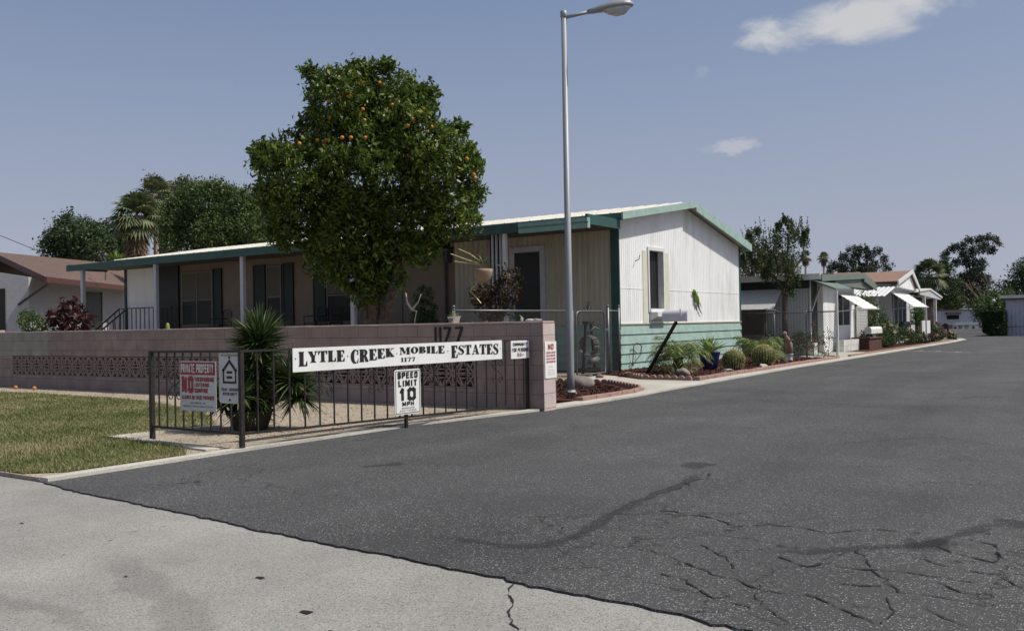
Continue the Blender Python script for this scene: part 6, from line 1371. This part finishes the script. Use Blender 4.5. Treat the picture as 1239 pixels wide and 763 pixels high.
mbox((-9.3,60.0,gz(60)),1.6,.34,.45,'black','black mailbox near the fourth home porch')
wb=MB(); wb.box(-8.39,46.6,.40,-8.33,48.7,1.02); wb.bar((-8.36,46.8,-.02),(-8.36,46.8,.42),.06); wb.bar((-8.36,48.5,-.02),(-8.36,48.5,.42),.06); tag(wb.build('white_board','trimw'),'blank white board standing among the flower bushes','board')
# bed ground strips along homes
struct(poly('mulch_bed',[(-9.0,33.5),(-7.45,33.5),(-7.45,49.5),(-9.0,49.5)],.012,'mulch',thick=.03),'reddish planting bed along the second and third homes')
struct(poly('plot_paving',[(-9.6,28.3),(-7.3,28.0),(-7.3,33.4),(-9.6,33.4)],.010,'path',thick=.03),'pale paving before the second home')
edging('brick_edging','terracotta edging along the second home beds',[(-7.4,29.5),(-7.4,33.4),(-7.42,49.3)],.10,.06,'terracotta')

# ---------------------------------------------------------------- neighbour house left
nh=empty('bungalow',(-40,25,0),'grey white stucco bungalow with brown shingle roof left of the porch','house')
E1=Vector((-35.25,19.51,0)); E2=Vector((-41.9,28.3,0)); dd=(E2-E1).normalized(); nn=Vector((dd.y,-dd.x,0))   # front wall direction
if nn.dot(Vector((1,0,0)))<0: nn=-nn
wi=-nn*1.05
w1=E1+wi+dd*.35; w2=E2+wi
mb=MB(); g0=w1; L1=(w2-w1).length
gd=-nn   # gable runs back from the corner
q=[w1,w2,w2+gd*9,w1+gd*9]
mb.prism([(p_.x,p_.y,0) for p_ in q],(0,0,3.45)); mb.prism([(w1.x,w1.y,3.45),(w1.x+gd.x*9,w1.y+gd.y*9,3.45),(w1.x+gd.x*9.0,w1.y+gd.y*9.0,4.9),(w1.x+gd.x*8.2,w1.y+gd.y*8.2,4.85)],tuple(dd*.2)); mb.build('wall','stucco',nh)
zE=3.40; r1=Vector((-44.14,21.9,5.04))+ -dd*.6; r2_=Vector((-47.5,31.0,5.0))
e1=Vector((E1.x,E1.y,zE)); e2=Vector((E2.x,E2.y,zE)); back1=Vector((r1.x+gd.x*8,r1.y+gd.y*8,3.4)); back2=Vector((r2_.x+gd.x*8,r2_.y+gd.y*8,3.4))
e1=e1-dd*.5
mb=MB(); mb.add([e1,e2,r2_,r1,back2,back1],[(0,1,2,3),(3,2,4,5)]); up_=Vector((0,0,.12)); mb.add([e1-up_,e2-up_,r2_-up_,r1-up_,back2-up_,back1-up_],[(3,2,1,0),(5,4,2,3)]); o=mb.build('roof','roofbr',nh)
mb=MB(); mb.prism([e1-Vector((0,0,.22)),e2-Vector((0,0,.22)),e2,e1],tuple(nn*.04)); mb.prism([e1-Vector((0,0,.25)),r1-Vector((0,0,.25)),r1,e1],tuple(-dd*.04)); mb.build('fascia','facia',nh)
def onwall(o,s0,s1,z0,z1,out,th,m,nm,par=nh,base=w1,dr=dd,nr=nn):
    p=base+dr*s0+nr*out; q_=base+dr*s1+nr*out; o.prism([(p.x,p.y,z0),(q_.x,q_.y,z0),(q_.x,q_.y,z1),(p.x,p.y,z1)],tuple(nr*th)); return o.build(nm,m,par)
# place window on side wall
onwall(MB(),5.0,7.1,1.35,3.05,.01,.04,'screen','window_pane'); onwall(MB(),4.9,5.0,1.3,3.1,.0,.07,'shade','window_frame'); onwall(MB(),7.1,7.2,1.3,3.1,.0,.07,'shade','window_frame')
# gable end wall windows (faces the street side)
onwall(MB(),.9,2.8,1.3,3.0,.01,.03,'screen','window_pane',dr=gd,nr=-dd); onwall(MB(),4.6,7.0,1.0,2.7,.01,.03,'screen','window_pane',dr=gd,nr=-dd)
mb=MB(); mb.bar((w1.x+gd.x*.4-dd.x*.03,w1.y+gd.y*.4-dd.y*.03,2.35),(E1.x-dd.x*.3,E1.y-dd.y*.3,3.12),.05,.07); mb.build('eave_brace','iron',nh)
vp=MB(); vp.tube([(-37.5,23.2,3.5),(-37.5,23.2,4.55)],.03,8); vp.ball((-37.5,23.2,4.6),.1,8,6); vp.tube([(-37.5,23.2,4.2),(-37.25,23.3,4.25)],.02,6); vp.build('vent_pipe','steel',nh)
# shrubs at left behind wall
rsb=empty('red_leaf_bush',(-23.4,12.9,0),'dark red leaved bush in front of the grey bungalow','bush')
P=clumps([(-22.3,12.7,1.6,.33),(-21.9,12.7,1.45,.36),(-22.6,12.7,1.35,.3),(-22.9,12.7,1.6,.15),(-22.1,12.7,1.85,.2)],130,9,.06,.5); link('foliage',leafmesh('foliage',P,.17,.32),'redleaf',rsb); MB().tube([(-22.3,12.8,0),(-22.3,12.7,1.6)],.05,6).build('stem','bark',rsb)
bush('green_bush','small bright green bush left of the red leaved one',(-23.7,12.6,.9),.5,110,.07,'ltree',None,blobs=[(-23.5,12.5,1.45,.28),(-23.2,12.5,1.35,.25),(-23.8,12.5,1.6,.2)])
tb=MB(); tb.lathe((-22.9,12.4,.75),[(.5,0),(.62,.42),(.65,.46),(.6,.46)],24); tag(tb.build('tub_planter','steel',smooth=True),'wide dark tub planter just above the wall top','planter')
o=B(-28,11.6,0,-23.7,11.9,1.30).build('garden_wall','cap'); tag(o,'low beige garden wall behind the grey patch of block wall','wall')

# ---------------------------------------------------------------- background trees
H=lambda x:393.0-.0187*(x-619.5)
def T(name,label,cx,base,unit,bl,leaf,n,per,spread,m,tr_=.2,**k):
    return tree(name,label,base,unit,[(x-cx,H(x)-y,r) for x,y,r in bl],leaf,n,per,spread,m,tr_,**k)
T('broad_tree','dark leafy tree above the bungalow roof at the far left',102.0,(-66.5,39.3,0),.0633,[(80,285,20),(110,290,22),(65,292,13),(140,290,18),(75,268,7),(84,262,5),(150,274,7),(143,280,6),(125,300,24),(60,300,10),(100,275,12),(125,278,10),(70,310,14),(95,305,20),(155,300,16)],.22,1500,12,.22,'dtree',.4)
T('tall_tree','brownish topped tall tree just behind the shaggy palm',197.6,(-72,50,0),.0742,[(187,228,8),(183,219,5),(193,221,6),(197,232,8),(215,226,6),(222,219,6),(230,224,8),(240,232,8),(210,238,12),(195,250,14),(225,245,16),(205,265,20)],.24,620,12,.24,'btree',.4)
T('broad_tree','broad mid green tree above the porch roof, left of the orange tree',242.6,(-38.01,28.47,0),.0407,[(218,258,22),(250,248,26),(285,252,28),(300,268,26),(328,266,18),(240,280,30),(213,275,15),(270,285,30),(318,285,24),(265,228,10),(258,234,10),(275,235,10),(340,280,16),(225,232,12),(245,228,10),(205,248,8),(300,240,12),(312,248,12),(212,296,14),(350,290,18),(295,292,26)],.13,3300,14,.15,'ltree',.35)
def fanpalm(label,base,zc,rad,n,skirt,tr_=.25,group='fan palms beyond the homes',blade=16,sk=True):
    t=empty('fan_palm',base,label,'palm',group); MB().tube([base,(base[0],base[1],zc)],[tr_*1.2,tr_],8).build('trunk','palebark',t,True)
    mb=MB()
    for i in range(n):
        el=R(rng.uniform(-45,85)); fan(mb,(base[0],base[1],zc),rng.uniform(0,6.283),el,rad*.45,rad*.58,blade,rad*.07)
    mb.build('fronds','palm',t)
    if sk:
        mb=MB()
        for i in range(int(n*1.2)):
            fan(mb,(base[0],base[1],zc-rng.uniform(.05,1)*skirt),rng.uniform(0,6.283),R(rng.uniform(-85,-50)),rad*.18,rad*.45,9,rad*.07)
        mb.build('dead_skirt','thatch',t)
fanpalm('shaggy fan palm with brown dead skirt left of the broad green tree',(-53.6,35.4,0),8.75,2.2,60,2.9,.45,blade=18)
fanpalm('smaller fan palm head leaning at the left of the shaggy palm',(-54.76,37.59,0),10.5,1.7,46,1.6,.16)
fanpalm('tiny distant palm nearest the forked young tree',(-56.4,191.4,0),14.3,1.8,40,1.0,.22)
fanpalm('tiny distant palm between the forked tree and the eucalyptus',(-56.1,203.8,0),14.6,1.8,40,1.0,.2)
fanpalm('big bushy fan palm behind the fourth home roof',(-20.4,119.2,-.4),6.3,2.7,46,3.0,.4,blade=20)
T('grey_tree','greyish brown tree behind the white gable',927.6,(-20,58.9,-.1),.0543,[(903,318,13),(918,312,14),(935,318,14),(950,322,14),(900,330,14),(928,330,16),(958,328,10),(910,302,6)],.16,420,12,.2,'btree',.25)
T('eucalyptus_tree','open crowned eucalyptus above the tan brown roof',1037.3,(-38,157,0),.1357,[(1030,301,5),(1040,306,7),(1050,301,5),(1022,311,6),(1012,321,6),(1034,316,8),(1055,309,7),(1060,321,7),(1072,313,5),(1045,326,9),(1020,325,7),(1078,325,4),(1064,303,5),(1070,325,6),(1041,300,4),(1008,326,6),(1082,319,2),(1050,330,12),(1030,332,12)],.30,700,14,.20,'euc',.5,shell=.3,depth=.5)
T('eucalyptus_tree','tallest dark eucalyptus with layered clumps near the right edge',1171.3,(-20.5,150,-.4),.1222,[(1152,303,4),(1158,299,5),(1166,297,5),(1176,292,5),(1188,290,6),(1198,288,5),(1208,291,5),(1213,296,3),(1146,310,5),(1168,306,7),(1180,303,7),(1192,300,7),(1203,303,5),(1175,316,9),(1190,318,8),(1160,317,6),(1182,330,11),(1170,338,11),(1192,340,10),(1160,350,13),(1180,355,15),(1195,362,12),(1143,320,4),(1148,327,5)],.28,1250,14,.19,'euc',.55,shell=.3,depth=.5)
T('tall_tree','narrow dark tree left of the tallest eucalyptus, beside the big palm',1152.5,(-22,146,-.4),.1194,[(1147,318,4),(1150,324,5),(1145,334,7),(1152,342,8),(1146,355,12),(1155,365,14),(1135,362,10),(1146,312,2.5)],.36,330,12,.35,'dtree',.4)
T('dry_tree','grey brown half bare tree below the eucalyptus crowns',1157.9,(-23.9,163,-.4),.1333,[(1150,360,11),(1165,356,12),(1178,362,13),(1160,374,14),(1142,376,12),(1185,378,12),(1172,348,7),(1192,372,12),(1135,385,10)],.24,560,12,.35,'btree',.35)
T('bushy_tree','bright green bushy tree above the clipped hedge',1193.4,(-10.5,87,-.3),.0706,[(1195,372,13),(1208,366,12),(1222,362,12),(1212,380,14),(1196,385,10),(1228,372,12),(1187,382,8)],.16,520,12,.18,'ltree',.25)
T('broad_tree','dark tree at the right edge over the pale blue home',1240.0,(-10,114.2,-.4),.0905,[(1232,330,7),(1240,325,9),(1228,342,8),(1240,345,12),(1222,350,10),(1232,360,14),(1250,335,16),(1245,315,5),(1210,355,9),(1212,368,12),(1262,330,18)],.24,620,12,.28,'dtree',.4)
T('bushy_tree','dark green tree filling the gap between the third and fourth home roofs',1058.8,(-37,165,-.4),.144,[(1104,338,8),(1096,343,9),(1112,350,10),(1120,362,10),(1085,348,9)],.3,300,12,.25,'dtree',.3)
T('bushy_tree','olive tree between the fourth and far homes',1132.7,(-27,163,-.4),.136,[(1128,370,10),(1138,380,10),(1124,382,9)],.26,260,12,.3,'ltree',.25)
# bare twiggy tree
bt=MB(); c=Vector((-17.5,146,-.4))
def twig(p,d,l,r,n):
    q=p+d*l; bt.tube([p,p+d*l*.5+Vector(rng.normal(size=3))*l*.04,q],[r,r*.85,r*.7],5,False)
    if n: 
        for _ in range(3): twig(q,(d+Vector(rng.normal(size=3))*.38+Vector((0,0,.12))).normalized(),l*.72,r*.62,n-1)
twig(c,Vector((0,0,1)),2.6,.10,4)
tag(bt.build('bare_tree','palebark'),'leafless pale twiggy tree in front of the eucalyptus group','tree')
# far treeline so that the horizon closes
P=[]
for k in range(60):
    X_=-75+k*2.6; bl_=[(X_,185+rng.normal()*6,rng.uniform(.5,4.5),rng.uniform(2,3.4)) for _ in range(2)]; P.append(clumps(bl_,22,10,.7))
for k in range(30):
    bl_=[(-78-k*.4+rng.normal(),30+k*6,rng.uniform(1,3.5),rng.uniform(2,3.2))]; P.append(clumps(bl_,20,10,.7))
o=link('treeline',leafmesh('treeline',np.concatenate(P),.6),'dtree'); tag(o,'low distant belt of trees closing the horizon','treeline',kind='stuff')
yt=empty('yucca_tree',(-46,29.1,0),'spiky pale yucca head poking above the bungalow roof','plant'); MB().tube([(-46,29.1,0),(-46,29.1,5.2)],.12,8).build('trunk','palebark',yt,True); mb=MB(); spears(mb,(-46,29.1,5.1),80,.75,.09,R(-5),R(85),.1); mb.build('leaves','agave',yt)
# power line and antenna
pl=MB()
pts=[]
for k in range(25):
    t=k/24; p=Vector((-50,17.0,10.8)).lerp(Vector((-66.5,40,6.2)),t); p.z-=2.0*t*(1-t); pts.append(p)
pts=[Vector((-59.6,26.6,8.55)).lerp(Vector((-64.3,34.8,7.0)),k/8) for k in range(-14,9)]
pl.tube(pts,.022,5); tag(pl.build('power_line','black'),'black overhead power line sloping into the dark tree at the left','cable')
at=MB(); at.tube([(-23.4,68.7,0),(-23.4,68.7,8.1)],.035,6); at.tube([(-24.3,68.2,8.25),(-22.6,69.4,7.95)],.02,5)
for k in range(6): t=k/5; p=Vector((-24.3,68.2,8.25)).lerp(Vector((-22.6,69.4,7.95)),t); at.tube([p+Vector((.25,-.35,0)),p-Vector((.25,-.35,0))],.012,4)
tag(at.build('roof_antenna','steel'),'thin television antenna mast behind the forked young tree','antenna')
